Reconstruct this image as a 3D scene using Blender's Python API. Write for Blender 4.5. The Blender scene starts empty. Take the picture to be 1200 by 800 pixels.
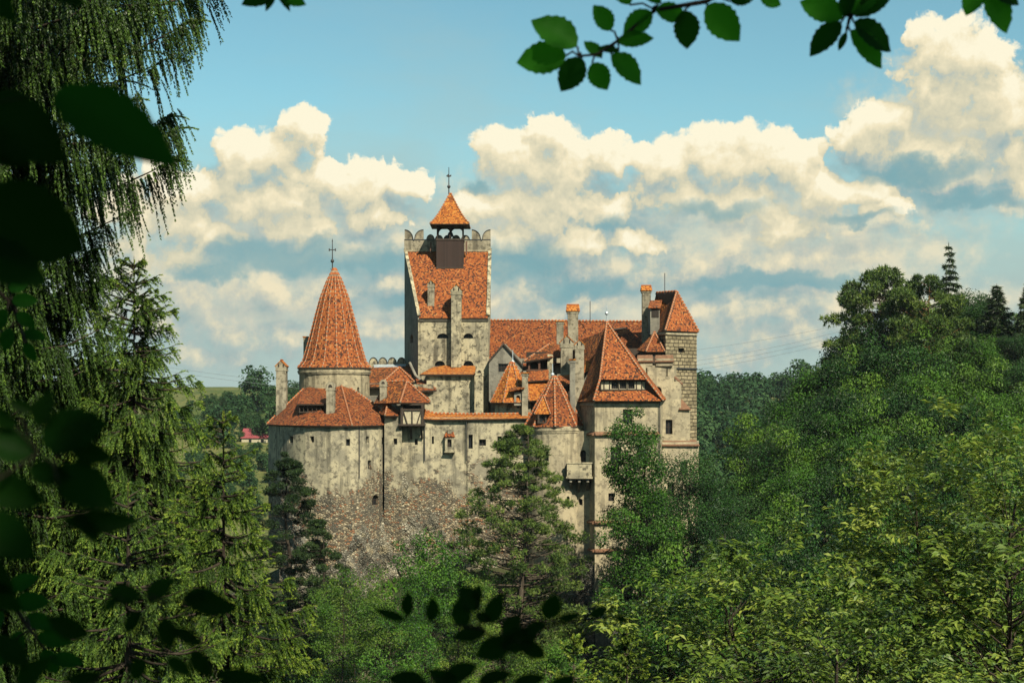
import bpy, math, random
import numpy as np
from mathutils import Vector, Matrix

SC = bpy.context.scene
COL = SC.collection
F = 1666.67          # focal length in photo pixels (photo 1200 wide)
HZ = 470.0           # eye level row in the photo

# ------------------------------------------------------------------ camera
cam_d = bpy.data.cameras.new('camera')
cam_d.lens = 50.0
cam_d.sensor_width = 36.0
cam_d.shift_y = (HZ - 400.0) / 1200.0
cam_d.clip_start = 0.05
cam_d.clip_end = 12000.0
cam_d.dof.use_dof = True
cam_d.dof.focus_distance = 185.0
cam_d.dof.aperture_fstop = 7.5
cam = bpy.data.objects.new('camera', cam_d)
cam.location = (0, 0, 0)
cam.rotation_euler = (math.pi / 2, 0, 0)
COL.objects.link(cam)
SC.camera = cam

# ------------------------------------------------------------------ sun
SUN_EL = math.radians(44)
SUN_AZ = math.radians(150)      # clockwise from +Y: behind the camera, to its right
SUN_DIR = Vector((math.sin(SUN_AZ) * math.cos(SUN_EL), math.cos(SUN_AZ) * math.cos(SUN_EL), math.sin(SUN_EL)))
sun_d = bpy.data.lights.new('sun', 'SUN')
sun_d.energy = 5.0
sun_d.angle = math.radians(0.5)
sun_d.color = (1.0, 0.90, 0.72)
sun = bpy.data.objects.new('sun', sun_d)
sun.rotation_euler = (-SUN_DIR).to_track_quat('-Z', 'Y').to_euler()
sun.location = SUN_DIR * 50
COL.objects.link(sun)

# ------------------------------------------------------------------ view
SC.render.engine = 'CYCLES'
SC.view_settings.view_transform = 'Standard'
SC.view_settings.look = 'None'
SC.view_settings.gamma = 1.0
SC.view_settings.exposure = 1.0
SC.cycles.max_bounces = 6
SC.cycles.diffuse_bounces = 3
SC.cycles.glossy_bounces = 2
SC.cycles.transmission_bounces = 3
SC.cycles.transparent_max_bounces = 4
SC.cycles.use_denoising = True


# ------------------------------------------------------------------ node helper
class NT:
    """Small helper to write node trees as expressions."""
    def __init__(self, tree):
        self.t = tree
        self.n = tree.nodes
        self.l = tree.links

    def node(self, kind, props=None, ins=None):
        nd = self.n.new(kind)
        for k, v in (props or {}).items():
            setattr(nd, k, v)
        for k, v in (ins or {}).items():
            self.put(nd.inputs[k], v)
        return nd

    def put(self, sock, v):
        if isinstance(v, bpy.types.NodeSocket):
            self.l.new(v, sock)
        else:
            sock.default_value = v

    def math(self, op, a, b=None, c=None, clamp=False):
        nd = self.n.new('ShaderNodeMath')
        nd.operation = op
        nd.use_clamp = clamp
        for i, v in enumerate((a, b, c)):
            if v is not None:
                self.put(nd.inputs[i], v)
        return nd.outputs[0]

    def vec(self, op, a, b=None, c=None):
        nd = self.n.new('ShaderNodeVectorMath')
        nd.operation = op
        for i, v in enumerate((a, b, c)):
            if v is not None:
                self.put(nd.inputs[i], v)
        return nd.outputs['Value'] if op in ('LENGTH', 'DISTANCE', 'DOT_PRODUCT') else nd.outputs[0]

    def noise(self, vec, scale, detail=4, rough=0.55, dim='3D', out='Fac'):
        nd = self.node('ShaderNodeTexNoise', {'noise_dimensions': dim}, {'Vector': vec, 'Scale': scale, 'Detail': detail, 'Roughness': rough})
        return nd.outputs[out]

    def remap(self, v, a, b, c=0.0, d=1.0, kind='SMOOTHSTEP'):
        nd = self.node('ShaderNodeMapRange', {'interpolation_type': kind, 'clamp': True} if kind == 'LINEAR' else {'interpolation_type': kind})
        for i, x in enumerate((v, a, b, c, d)):
            self.put(nd.inputs[i], x)
        return nd.outputs[0]

    def mix(self, f, a, b, mode='MIX'):
        nd = self.node('ShaderNodeMix', {'data_type': 'RGBA', 'blend_type': mode})
        self.put(nd.inputs[0], f)
        for s, v in ((nd.inputs[6], a), (nd.inputs[7], b)):
            if isinstance(v, tuple) and len(v) == 3:
                v = v + (1.0,)
            self.put(s, v)
        return nd.outputs[2]

    def ramp(self, f, stops, interp='LINEAR'):
        nd = self.n.new('ShaderNodeValToRGB')
        cr = nd.color_ramp
        cr.interpolation = interp
        while len(cr.elements) > 1:
            cr.elements.remove(cr.elements[-1])
        cr.elements[0].position = stops[0][0]
        cr.elements[0].color = tuple(stops[0][1]) + (1.0,)
        for p, c in stops[1:]:
            e = cr.elements.new(p)
            e.color = tuple(c) + (1.0,)
        self.put(nd.inputs[0], f)
        return nd.outputs[0]


# ------------------------------------------------------------------ sky with cumulus clouds
# Directions are described by azimuth and elevation in tenths of a radian; every cloud is a group of billows.
def az_el(px, py):
    dx, dz = px - 600.0, HZ - py
    a = math.atan2(dx, F)
    e = math.atan2(dz, math.hypot(dx, F))
    return a * 10, e * 10


BILLOWS = [  # centre (as seen from the terrace), radius across, radius up
    (352, 162, 36, 32), (322, 192, 52, 40), (282, 196, 46, 40), (262, 232, 56, 38), (392, 216, 50, 38), (432, 222, 44, 32), (474, 216, 30, 26),
    (212, 226, 46, 34), (216, 290, 46, 32), (330, 240, 80, 36), (160, 250, 50, 40),
    (642, 160, 32, 30), (596, 188, 46, 40), (650, 200, 66, 44), (716, 186, 36, 28), (576, 240, 42, 32), (640, 246, 80, 46), (726, 248, 30, 24),
    (786, 196, 48, 38), (842, 188, 52, 44), (892, 188, 46, 40), (932, 198, 40, 36), (958, 232, 54, 36), (1012, 226, 36, 26), (800, 236, 70, 34), (866, 240, 70, 40),
    (205, 262, 50, 30), (255, 276, 50, 28), (350, 266, 60, 28), (436, 252, 48, 26), (150, 286, 40, 24), (600, 276, 44, 28), (668, 284, 54, 28), (560, 262, 30, 26), (740, 282, 40, 22), (930, 268, 56, 24), (1030, 252, 44, 18),
    (1114, 62, 50, 42), (1152, 72, 46, 42), (1084, 104, 52, 42), (1124, 120, 72, 56), (1050, 150, 52, 34), (1004, 160, 38, 24), (1178, 136, 50, 50), (1090, 176, 80, 34), (1196, 190, 46, 46), (1240, 150, 60, 80),
]
MASSES = [  # broad hazy bodies the billows rise from
    (290, 262, 190, 84), (430, 262, 90, 62), (640, 268, 150, 112), (840, 270, 210, 92), (1110, 170, 140, 110), (1000, 300, 160, 60), (330, 352, 330, 52), (760, 356, 300, 54), (1020, 360, 200, 46),
]
BANKS = [  # lower, flatter and greyer banks
    (960, 296, 100, 20), (880, 300, 120, 26), (980, 350, 90, 22), (880, 370, 130, 30), (650, 372, 90, 26), (760, 318, 110, 24), (660, 300, 70, 40), (480, 340, 60, 26), (200, 320, 110, 20), (290, 350, 170, 34),
    (410, 300, 60, 20), (180, 380, 120, 30), (300, 396, 120, 24), (460, 388, 60, 26), (230, 420, 90, 18), (940, 396, 110, 22), (860, 420, 80, 16), (600, 350, 60, 22), (700, 352, 60, 16), (1110, 210, 90, 20), (1000, 268, 110, 18), (1050, 360, 120, 18), (480, 300, 26, 24), (592, 310, 22, 16), (1190, 240, 60, 16),
]


HOLLOWS = [  # teal shaded hollows and gaps between the billows
    (330, 300, 110, 26), (250, 318, 60, 14), (440, 306, 50, 20), (618, 306, 56, 34), (690, 336, 60, 14), (835, 246, 76, 18), (720, 262, 40, 16), (900, 326, 110, 13), (1070, 204, 70, 18), (1010, 262, 60, 10), (560, 215, 18, 14), (1140, 236, 70, 14), (480, 352, 50, 14),
]


def dome_max(nt, P, items, k):
    out = None
    for (px, py, rx, rz) in items:
        a, e = az_el(px, py)
        q = nt.vec('MULTIPLY_ADD', P, (167.0 / rx, 167.0 / rz, 0), (-a * 167.0 / rx, -e * 167.0 / rz, 0))
        d = nt.vec('DOT_PRODUCT', q, q)
        out = d if out is None else nt.math('SMOOTH_MIN', out, d, k)
    return nt.math('SUBTRACT', 1.0, out)


def cloud_group():
    g = bpy.data.node_groups.new('cumulus_field', 'ShaderNodeTree')
    g.interface.new_socket('P', in_out='INPUT', socket_type='NodeSocketVector')
    for nm in ('Body', 'Field', 'Bank', 'Mass', 'Warp'):
        g.interface.new_socket(nm, in_out='OUTPUT', socket_type='NodeSocketVector' if nm == 'Warp' else 'NodeSocketFloat')
    nt = NT(g)
    gi = g.nodes.new('NodeGroupInput')
    go = g.nodes.new('NodeGroupOutput')
    P = gi.outputs[0]
    w = nt.node('ShaderNodeTexNoise', {'noise_dimensions': '2D'}, {'Vector': P, 'Scale': 2.6, 'Detail': 5.0, 'Roughness': 0.6}).outputs['Color']
    wv = nt.vec('MULTIPLY', nt.vec('SUBTRACT', w, (0.5, 0.5, 0.5)), (0.42, 0.34, 0))
    Pw = nt.vec('ADD', P, wv)
    body = dome_max(nt, Pw, [(a, b, c * 1.1, d * 1.1) for a, b, c, d in BILLOWS], 0.25)
    vor = nt.node('ShaderNodeTexVoronoi', {'voronoi_dimensions': '2D', 'feature': 'F1', 'normalize': True},
                  {'Vector': Pw, 'Scale': 4.6, 'Detail': 3.2, 'Roughness': 0.55, 'Lacunarity': 2.1}).outputs['Distance']
    bil = nt.math('SUBTRACT', 0.36, vor)
    fb = nt.math('SUBTRACT', nt.noise(P, 5.0, 6, 0.62, '2D'), 0.5)
    fld = nt.math('ADD', body, nt.math('ADD', nt.math('MULTIPLY', bil, 1.5), nt.math('MULTIPLY', fb, 0.9)))
    bank = dome_max(nt, Pw, BANKS, 0.35)
    bank = nt.math('ADD', bank, nt.math('ADD', nt.math('MULTIPLY', fb, 2.4), nt.math('MULTIPLY', bil, 0.8)))
    mass = nt.math('ADD', dome_max(nt, Pw, MASSES, 0.5), nt.math('ADD', nt.math('MULTIPLY', fb, 1.6), nt.math('MULTIPLY', bil, 0.5)))
    nt.put(go.inputs[3], mass)
    nt.put(go.inputs[4], wv)
    nt.put(go.inputs[0], body)
    nt.put(go.inputs[1], fld)
    nt.put(go.inputs[2], bank)
    return g


SKY_TINT = (1.12, 1.58, 1.28)


def build_world():
    w = bpy.data.worlds.new('World')
    SC.world = w
    w.use_nodes = True
    w.node_tree.nodes.clear()
    nt = NT(w.node_tree)
    tc = nt.node('ShaderNodeTexCoord').outputs['Generated']
    d = nt.vec('NORMALIZE', tc)
    sep = nt.node('ShaderNodeSeparateXYZ', None, {0: d})
    az = nt.math('ARCTAN2', sep.outputs[0], sep.outputs[1])
    el = nt.math('ARCSINE', sep.outputs[2])
    comb = nt.node('ShaderNodeCombineXYZ', None, {0: nt.math('MULTIPLY', az, 10.0), 1: nt.math('MULTIPLY', el, 10.0), 2: 0.0})
    P = comb.outputs[0]
    grp = cloud_group()
    a = nt.node('ShaderNodeGroup')
    a.node_tree = grp
    nt.put(a.inputs[0], P)
    b = nt.node('ShaderNodeGroup')
    b.node_tree = grp
    nt.put(b.inputs[0], nt.vec('ADD', P, (0.05, 0.13, 0)))
    # sky
    sky = nt.node('ShaderNodeTexSky', {'sky_type': 'NISHITA', 'sun_disc': False, 'sun_elevation': SUN_EL, 'sun_rotation': SUN_AZ,
                                       'altitude': 700.0, 'air_density': 1.0, 'dust_density': 1.6, 'ozone_density': 1.2})
    elr = el
    blue = nt.mix(1.0, sky.outputs[0], SKY_TINT, 'MULTIPLY')
    # thin high veil, thicker towards the horizon
    vn = nt.noise(nt.vec('MULTIPLY', P, (0.5, 1.3, 1)), 0.8, 5, 0.6, '2D')
    veil = nt.math('ADD', nt.math('MULTIPLY', vn, 0.7), nt.remap(elr, 0.30, 0.02, -0.22, 0.50))
    veil = nt.remap(veil, 0.14, 0.85, 0.0, 0.97)
    col = nt.mix(veil, blue, (4.1, 5.3, 5.0))
    # hazy bodies with teal hollows
    low = nt.noise(nt.vec('MULTIPLY', P, (0.75, 1.5, 1)), 1.1, 5, 0.6, '2D')
    msh = nt.math('ADD', nt.math('MULTIPLY', nt.math('SUBTRACT', a.outputs['Mass'], b.outputs['Mass']), 0.35), nt.remap(low, 0.30, 0.62, 0.12, 0.85))
    mcol = nt.ramp(msh, [(0.0, (0.20, 0.37, 0.40)), (0.25, (0.33, 0.46, 0.46)), (0.5, (0.48, 0.55, 0.49)), (0.8, (0.66, 0.66, 0.52)), (1.0, (0.82, 0.75, 0.54))])
    mcol = nt.mix(1.0, mcol, (10, 10, 10), 'MULTIPLY')
    col = nt.mix(nt.remap(a.outputs['Mass'], -0.15, 1.0, 0.0, 0.9), col, mcol)
    # lower banks
    bm = nt.remap(a.outputs['Bank'], -0.1, 1.5, 0.0, 0.85)
    bsh = nt.math('SUBTRACT', a.outputs['Bank'], b.outputs['Bank'])
    bcol = nt.ramp(nt.math('MULTIPLY_ADD', bsh, 0.5, 0.42, clamp=True),
                   [(0.0, (0.22, 0.36, 0.39)), (0.4, (0.45, 0.50, 0.46)), (0.72, (0.70, 0.66, 0.49)), (1.0, (0.9, 0.79, 0.54))])
    bcol = nt.mix(1.0, bcol, (10, 10, 10), 'MULTIPLY')
    col = nt.mix(bm, col, bcol)
    # cumulus: crisp where it is lit, dissolving on the under side
    sh = nt.math('ADD', nt.math('MULTIPLY', nt.math('SUBTRACT', a.outputs['Body'], b.outputs['Body']), 0.42),
                 nt.math('MULTIPLY', nt.math('SUBTRACT', a.outputs['Field'], b.outputs['Field']), 0.44))
    sh = nt.math('ADD', sh, 0.49, clamp=True)
    wdt = nt.remap(sh, 0.3, 0.6, 1.25, 0.36)
    cm = nt.remap(a.outputs['Field'], 0.02, nt.math('ADD', wdt, 0.02), 0.0, 1.0)
    ccol = nt.ramp(sh, [(0.0, (0.27, 0.39, 0.41)), (0.22, (0.43, 0.50, 0.46)), (0.45, (0.66, 0.63, 0.46)), (0.75, (0.90, 0.80, 0.55)), (1.0, (1.0, 0.93, 0.70))])
    ccol = nt.mix(1.0, ccol, (10, 10, 10), 'MULTIPLY')
    col = nt.mix(cm, col, ccol)
    # shaded hollows
    hol = dome_max(nt, nt.vec('ADD', P, a.outputs['Warp']), HOLLOWS, 0.3)
    hol = nt.math('ADD', hol, nt.math('MULTIPLY', nt.math('SUBTRACT', vn, 0.5), 1.6))
    col = nt.mix(nt.remap(hol, -0.25, 0.9, 0.0, 0.78), col, (1.9, 3.9, 4.3))
    bg = nt.node('ShaderNodeBackground', None, {'Color': col, 'Strength': 0.05})
    out = nt.node('ShaderNodeOutputWorld')
    nt.l.new(bg.outputs[0], out.inputs[0])
    try:
        w.cycles.sampling_method = 'MANUAL'
        w.cycles.sample_map_resolution = 512
    except Exception:
        pass


build_world()

# ------------------------------------------------------------------ placing helpers
def X(px, Y):
    return (px - 600.0) * Y / F


def Z(py, Y):
    return (HZ - py) * Y / F


def R(px, py, Y):
    return Vector((X(px, Y), Y, Z(py, Y)))


def tag(o, label=None, cat=None, group=None, kind=None):
    if label:
        o['label'] = label
    if cat:
        o['category'] = cat
    if group:
        o['group'] = group
    if kind:
        o['kind'] = kind
    return o


def empty(name, loc, label=None, cat=None, group=None, rz=0.0):
    o = bpy.data.objects.new(name, None)
    o.location = loc
    o.rotation_euler = (0, 0, rz)
    o.empty_display_size = 0.5
    COL.objects.link(o)
    return tag(o, label, cat, group)


def base_of(parent):
    return Vector(parent['base']) if parent is not None and 'base' in parent else Vector((0, 0, 0))


ROOTS = {}


def origin_of(parent):
    """World position of the local zero of a parent (its root's base)."""
    p = parent
    while p is not None and p.parent is not None:
        p = p.parent
    return Vector(p.location) if p is not None else Vector((0, 0, 0))


class MB:
    """Collects faces (each with material slot and UV in metres) and builds one mesh object."""
    def __init__(self):
        self.v, self.f, self.m, self.uv, self.sm = [], [], [], [], []

    def face(self, pts, m=0, uv=None, smooth=False):
        pts = [Vector(p) for p in pts]
        if uv is None:
            n = Vector((0, 0, 0))
            for i in range(len(pts)):
                a, b = pts[i], pts[(i + 1) % len(pts)]
                n += Vector(((a.y - b.y) * (a.z + b.z), (a.z - b.z) * (a.x + b.x), (a.x - b.x) * (a.y + b.y)))
            if n.length < 1e-9:
                return
            n.normalize()
            ux = Vector((0, 0, 1)).cross(n)
            ux = Vector((1, 0, 0)) if ux.length < 0.05 else ux.normalized()
            vx = n.cross(ux)
            uv = [(p.dot(ux), p.dot(vx)) for p in pts]
        i0 = len(self.v)
        self.v += pts
        self.f.append(tuple(range(i0, i0 + len(pts))))
        self.m.append(m)
        self.uv.append(uv)
        self.sm.append(smooth)

    def box(self, x0, x1, y0, y1, z0, z1, m=0):
        c = [Vector((x, y, z)) for z in (z0, z1) for y in (y0, y1) for x in (x0, x1)]
        for q in ((0, 1, 5, 4), (1, 3, 7, 5), (3, 2, 6, 7), (2, 0, 4, 6), (4, 5, 7, 6), (2, 3, 1, 0)):
            self.face([c[i] for i in q], m)

    def obox(self, P, Q, w, h, up=Vector((0, 0, 1)), m=0):
        """A bar from P to Q, w wide and h high."""
        P, Q = Vector(P), Vector(Q)
        d = (Q - P).normalized()
        s = d.cross(up)
        if s.length < 1e-3:
            s = d.cross(Vector((0, 1, 0)))
        s.normalize()
        u = s.cross(d).normalized()
        c = []
        for e in (P, Q):
            for a, b in ((-1, -1), (1, -1), (1, 1), (-1, 1)):
                c.append(e + s * (a * w / 2) + u * (b * h / 2))
        self.face([c[3], c[2], c[1], c[0]], m)
        self.face([c[4], c[5], c[6], c[7]], m)
        for i in range(4):
            j = (i + 1) % 4
            self.face([c[i], c[j], c[4 + j], c[4 + i]], m)

    def prism(self, poly, z0, z1, m=0, mtop=None):
        n = len(poly)
        for i in range(n):
            a, b = poly[i], poly[(i + 1) % n]
            self.face([(a[0], a[1], z0), (b[0], b[1], z0), (b[0], b[1], z1), (a[0], a[1], z1)], m)
        self.face([(p[0], p[1], z1) for p in poly], m if mtop is None else mtop)

    def slab(self, pts, t=0.2, m=0, ms=None):
        """A plate: pts counter-clockwise seen from outside, thickness t inward."""
        pts = [Vector(p) for p in pts]
        n = Vector((0, 0, 0))
        for i in range(len(pts)):
            a, b = pts[i], pts[(i + 1) % len(pts)]
            n += Vector(((a.y - b.y) * (a.z + b.z), (a.z - b.z) * (a.x + b.x), (a.x - b.x) * (a.y + b.y)))
        n.normalize()
        if n.z < 0:
            pts = pts[::-1]
            n = -n
        lo = [p - n * t for p in pts]
        k = m if ms is None else ms
        ux = Vector((0, 0, 1)).cross(n)
        ux = Vector((1, 0, 0)) if ux.length < 0.05 else ux.normalized()
        vx = n.cross(ux)
        uv = [(p.dot(ux), p.dot(vx)) for p in pts]
        for i in range(1, len(pts) - 1):
            self.face([pts[0], pts[i], pts[i + 1]], m, [uv[0], uv[i], uv[i + 1]])
            self.face([lo[0], lo[i + 1], lo[i]], k)
        for i in range(len(pts)):
            j = (i + 1) % len(pts)
            self.face([lo[i], lo[j], pts[j], pts[i]], k)

    def plate(self, pts, thick, m=0):
        """A vertical polygon facing the viewer (-Y side first), given thickness along +Y."""
        pts = [Vector(p) for p in pts]
        bk = [p + Vector((0, thick, 0)) for p in pts]
        self.face(pts, m)
        self.face(bk[::-1], m)
        for i in range(len(pts)):
            j = (i + 1) % len(pts)
            self.face([pts[j], pts[i], bk[i], bk[j]], m)

    def tube(self, pts, rad, n=8, m=0, caps=True):
        pts = [Vector(p) for p in pts]
        rings = []
        for i, p in enumerate(pts):
            d = (pts[min(i + 1, len(pts) - 1)] - pts[max(i - 1, 0)]).normalized()
            s = d.cross(Vector((0, 0, 1)))
            if s.length < 1e-3:
                s = Vector((1, 0, 0))
            s.normalize()
            u = s.cross(d)
            r = rad[i] if isinstance(rad, (list, tuple)) else rad
            rings.append([p + (s * math.cos(a) + u * math.sin(a)) * r for a in [2 * math.pi * k / n for k in range(n)]])
        i0 = len(self.v)
        for rg in rings:
            self.v += rg
        for i in range(len(rings) - 1):
            for k in range(n):
                a, b = i0 + i * n + k, i0 + i * n + (k + 1) % n
                self.f.append((a, b, b + n, a + n))
                self.m.append(m)
                self.uv.append([(k * 0.1, i), ((k + 1) * 0.1, i), ((k + 1) * 0.1, i + 1), (k * 0.1, i + 1)])
                self.sm.append(True)
        if caps:
            self.face(rings[0][::-1], m)
            self.face(rings[-1], m)

    def lathe(self, cx, cy, prof, n=28, m=0, rot=0.0, smooth=False):
        """prof = [(radius, z)] from bottom to top; UV u runs round, v up the slope in metres."""
        v0 = 0.0
        rm = max(p[0] for p in prof)
        for (r0, z0), (r1, z1) in zip(prof[:-1], prof[1:]):
            dv = math.hypot(r1 - r0, z1 - z0)
            rr = max((r0 + r1) / 2, rm * 0.12)
            for k in range(n):
                a, b = rot + 2 * math.pi * k / n, rot + 2 * math.pi * (k + 1) / n
                q = [(cx + r0 * math.cos(a), cy + r0 * math.sin(a), z0), (cx + r0 * math.cos(b), cy + r0 * math.sin(b), z0),
                     (cx + r1 * math.cos(b), cy + r1 * math.sin(b), z1), (cx + r1 * math.cos(a), cy + r1 * math.sin(a), z1)]
                uv = [(a * rr, v0), (b * rr, v0), (b * rr, v0 + dv), (a * rr, v0 + dv)]
                if r1 < 1e-4:
                    q, uv = q[:3], uv[:3]
                self.face(q, m, uv, smooth)
            v0 += dv

    def hip(self, P, Q, r=0.15, m_tile=0, m_mortar=1, pitch=0.5):
        """A row of ridge tiles from P down to Q with mortar showing at the joints."""
        P, Q = Vector(P), Vector(Q)
        L = (Q - P).length
        n = max(2, int(L / pitch))
        self.tube([P, Q], r * 0.8, 6, m_mortar)
        d = (Q - P) / n
        for i in range(n):
            a = P + d * (i + 0.12)
            b = P + d * (i + 0.72)
            self.tube([a, b], [r * 0.95, r * 1.18], 6, m_tile)

    def build(self, name, mats, parent=None):
        me = bpy.data.meshes.new(name)
        o0 = origin_of(parent)
        me.from_pydata([tuple(p - o0) for p in self.v], [], self.f)
        for mt in (mats if isinstance(mats, (list, tuple)) else [mats]):
            me.materials.append(mt)
        me.polygons.foreach_set('material_index', self.m)
        me.polygons.foreach_set('use_smooth', self.sm)
        ul = me.uv_layers.new(name='UVMap')
        ul.data.foreach_set('uv', [c for q in self.uv for p in q for c in p])
        me.update()
        o = bpy.data.objects.new(name, me)
        COL.objects.link(o)
        if parent is not None:
            o.parent = parent
        return o


def wall(mb, A, B, z0, z1, holes=(), depth=0.45, m=0, mrev=None):
    """A wall panel from A to B (left to right seen from outside) with real openings. holes: (u0,u1,w0,w1,arch)."""
    A, B = Vector((A[0], A[1], 0)), Vector((B[0], B[1], 0))
    d = (B - A)
    L = d.length
    d.normalize()
    n = Vector((d.y, -d.x, 0))
    mrev = m if mrev is None else mrev

    def p(u, w, k=0.0):
        return A + d * u - n * k + Vector((0, 0, w))
    us = sorted({0.0, L, *[h[0] for h in holes], *[h[1] for h in holes]})
    ws = sorted({z0, z1, *[h[2] for h in holes], *[h[3] for h in holes]})
    for i in range(len(us) - 1):
        for j in range(len(ws) - 1):
            uc, wc = (us[i] + us[i + 1]) / 2, (ws[j] + ws[j + 1]) / 2
            if any(h[0] < uc < h[1] and h[2] < wc < h[3] for h in holes):
                continue
            q = [(us[i], ws[j]), (us[i + 1], ws[j]), (us[i + 1], ws[j + 1]), (us[i], ws[j + 1])]
            off = A.dot(d)
            mb.face([p(*c) for c in q], m, [(c[0] + off, c[1]) for c in q])
    for (u0, u1, w0, w1, arch) in holes:
        if arch:
            rise = min(w1 - w0, (u1 - u0) / 2) * 0.9
            k = 8
            arc = [((u0 + u1) / 2 + (u1 - u0) / 2 * math.cos(t), w1 - rise + rise * math.sin(t)) for t in [math.pi * i / k for i in range(k + 1)]]
            for i in range(k):
                cx = u1 if i < k / 2 else u0
                a, b = arc[i], arc[i + 1]
                mb.face([p(cx, w1), p(*b), p(*a)], m, [(cx, w1), b, a])
            mid = arc[k // 2]
            loop = [(u0, w0), (u1, w0)] + arc
        else:
            loop = [(u0, w0), (u1, w0), (u1, w1), (u0, w1)]
        for i in range(len(loop)):
            a, b = loop[i], loop[(i + 1) % len(loop)]
            mb.face([p(*a), p(*b), p(*b, depth), p(*a, depth)], mrev)


def window_part(A, B, h, parent, depth=0.4, bars=0, name='window', frame=True):
    """Glass set back in an opening made by wall(), with a wooden frame and glazing bars."""
    A, B = Vector((A[0], A[1], 0)), Vector((B[0], B[1], 0))
    d = (B - A).normalized()
    n = Vector((d.y, -d.x, 0))
    u0, u1, w0, w1, arch = h

    def p(u, w, k=0.0):
        return A + d * u - n * k + Vector((0, 0, w))
    mb = MB()
    mb.face([p(u0 - 0.02, w0 - 0.02, depth), p(u1 + 0.02, w0 - 0.02, depth), p(u1 + 0.02, w1 + 0.02, depth), p(u0 - 0.02, w1 + 0.02, depth)], 0)
    if frame:
        t = 0.055
        k = depth - 0.05
        for a, b in (((u0, w0), (u1, w0)), ((u0, w1), (u1, w1)), ((u0, w0), (u0, w1)), ((u1, w0), (u1, w1))):
            mb.obox(p(*a, k), p(*b, k), t * 1.6, t * 1.6, n, 1)
        for i in range(bars):
            u = u0 + (u1 - u0) * (i + 1) / (bars + 1)
            mb.obox(p(u, w0, k), p(u, w1, k), t, t, n, 1)
        if w1 - w0 > 0.9:
            mb.obox(p(u0, (w0 + w1) / 2, k), p(u1, (w0 + w1) / 2, k), t, t, n, 1)
    return mb.build(name, [M['glass'], M['wood']], parent)


def pix_holes(A, B, rects):
    """Openings given as they are seen (left, top, right, bottom) projected on the wall plane A-B."""
    A3, B3 = Vector((A[0], A[1], 0)), Vector((B[0], B[1], 0))
    d = (B3 - A3).normalized()
    n = Vector((d.y, -d.x, 0))
    L = (B3 - A3).length
    out = []
    for r in rects:
        x0, y0, x1, y1 = r[:4]
        arch = r[4] if len(r) > 4 else False
        q = []
        for (px, py) in ((x0, y1), (x1, y0)):
            ray = Vector(((px - 600) / F, 1.0, 0))
            t = A3.dot(n) / ray.dot(n)
            q.append(((ray * t - A3).dot(d), (HZ - py) / F * t))
        u0, u1 = max(0.05, q[0][0]), min(L - 0.05, q[1][0])
        if u1 - u0 > 0.1:
            out.append((u0, u1, q[0][1], q[1][1], arch))
    return out


def body(name, pts, zt, zb, mat, parent, rects=(), back=None, depth=0.45, bars=1, cap=True, small_frames=False):
    """Walls along pts (photo column, distance), closed at the back; rects are window openings as seen."""
    P = [(X(px, Y), Y) for px, Y in pts]
    mb = MB()
    wins = []
    for i in range(len(P) - 1):
        A, B = P[i], P[i + 1]
        lo, hi = sorted((pts[i][0], pts[i + 1][0]))
        rs = [r for r in rects if lo < (r[0] + r[2]) / 2 <= hi] if pts[i + 1][0] > pts[i][0] else []
        hs = pix_holes(A, B, rs)
        wall(mb, A, B, zb, zt, hs, depth)
        wins += [(A, B, h) for h in hs]
    ring = list(P)
    if back:
        Q = [(X(px, Y), Y) for px, Y in back]
        seq = [P[-1]] + Q + [P[0]]
        for i in range(len(seq) - 1):
            wall(mb, seq[i], seq[i + 1], zb, zt)
        ring += Q
    if cap:
        mb.face([(a, b, zt) for a, b in ring], 0)
    o = mb.build(name, mat, parent)
    for A, B, h in wins:
        big = (h[1] - h[0]) > 0.75
        window_part(A, B, h, o, depth, bars=bars if big else 0, frame=big or small_frames)
    return o


# ------------------------------------------------------------------ fast meshes for foliage
def np_mesh(name, verts, faces, mats, mat_idx=None, tone=None, smooth=False):
    verts = np.asarray(verts, dtype=np.float32)
    faces = np.asarray(faces, dtype=np.int32)
    me = bpy.data.meshes.new(name)
    me.vertices.add(len(verts))
    me.vertices.foreach_set('co', verts.ravel())
    k = faces.shape[1]
    me.loops.add(faces.size)
    me.loops.foreach_set('vertex_index', faces.ravel())
    me.polygons.add(len(faces))
    me.polygons.foreach_set('loop_start', np.arange(0, faces.size, k, dtype=np.int32))
    me.polygons.foreach_set('loop_total', np.full(len(faces), k, dtype=np.int32))
    for mt in mats:
        me.materials.append(mt)
    if mat_idx is not None:
        me.polygons.foreach_set('material_index', np.asarray(mat_idx, dtype=np.int32))
    me.polygons.foreach_set('use_smooth', np.full(len(faces), smooth, dtype=bool))
    if tone is not None:
        at = me.attributes.new('tone', 'FLOAT', 'POINT')
        at.data.foreach_set('value', np.asarray(tone, dtype=np.float32))
    me.update(calc_edges=True)
    return me


def link(name, me, parent=None, loc=None):
    o = bpy.data.objects.new(name, me)
    COL.objects.link(o)
    if parent is not None:
        o.parent = parent
    if loc is not None:
        o.location = loc
    return o


def copy_tree(o, parent=None):
    c = o.copy()
    COL.objects.link(c)
    if parent is not None:
        c.parent = parent
    for ch in list(o.children):
        copy_tree(ch, c)
    return c


def unit(a):
    return a / np.maximum(np.linalg.norm(a, axis=-1, keepdims=True), 1e-9)

# ------------------------------------------------------------------ materials
M = {}
ALB = 0.72     # overall reflectance, set against the sun and the exposure


def new_mat(name):
    m = bpy.data.materials.new(name)
    m.use_nodes = True
    m.node_tree.nodes.clear()
    nt = NT(m.node_tree)
    out = nt.node('ShaderNodeOutputMaterial')
    M[name] = m
    return m, nt, out


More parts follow.
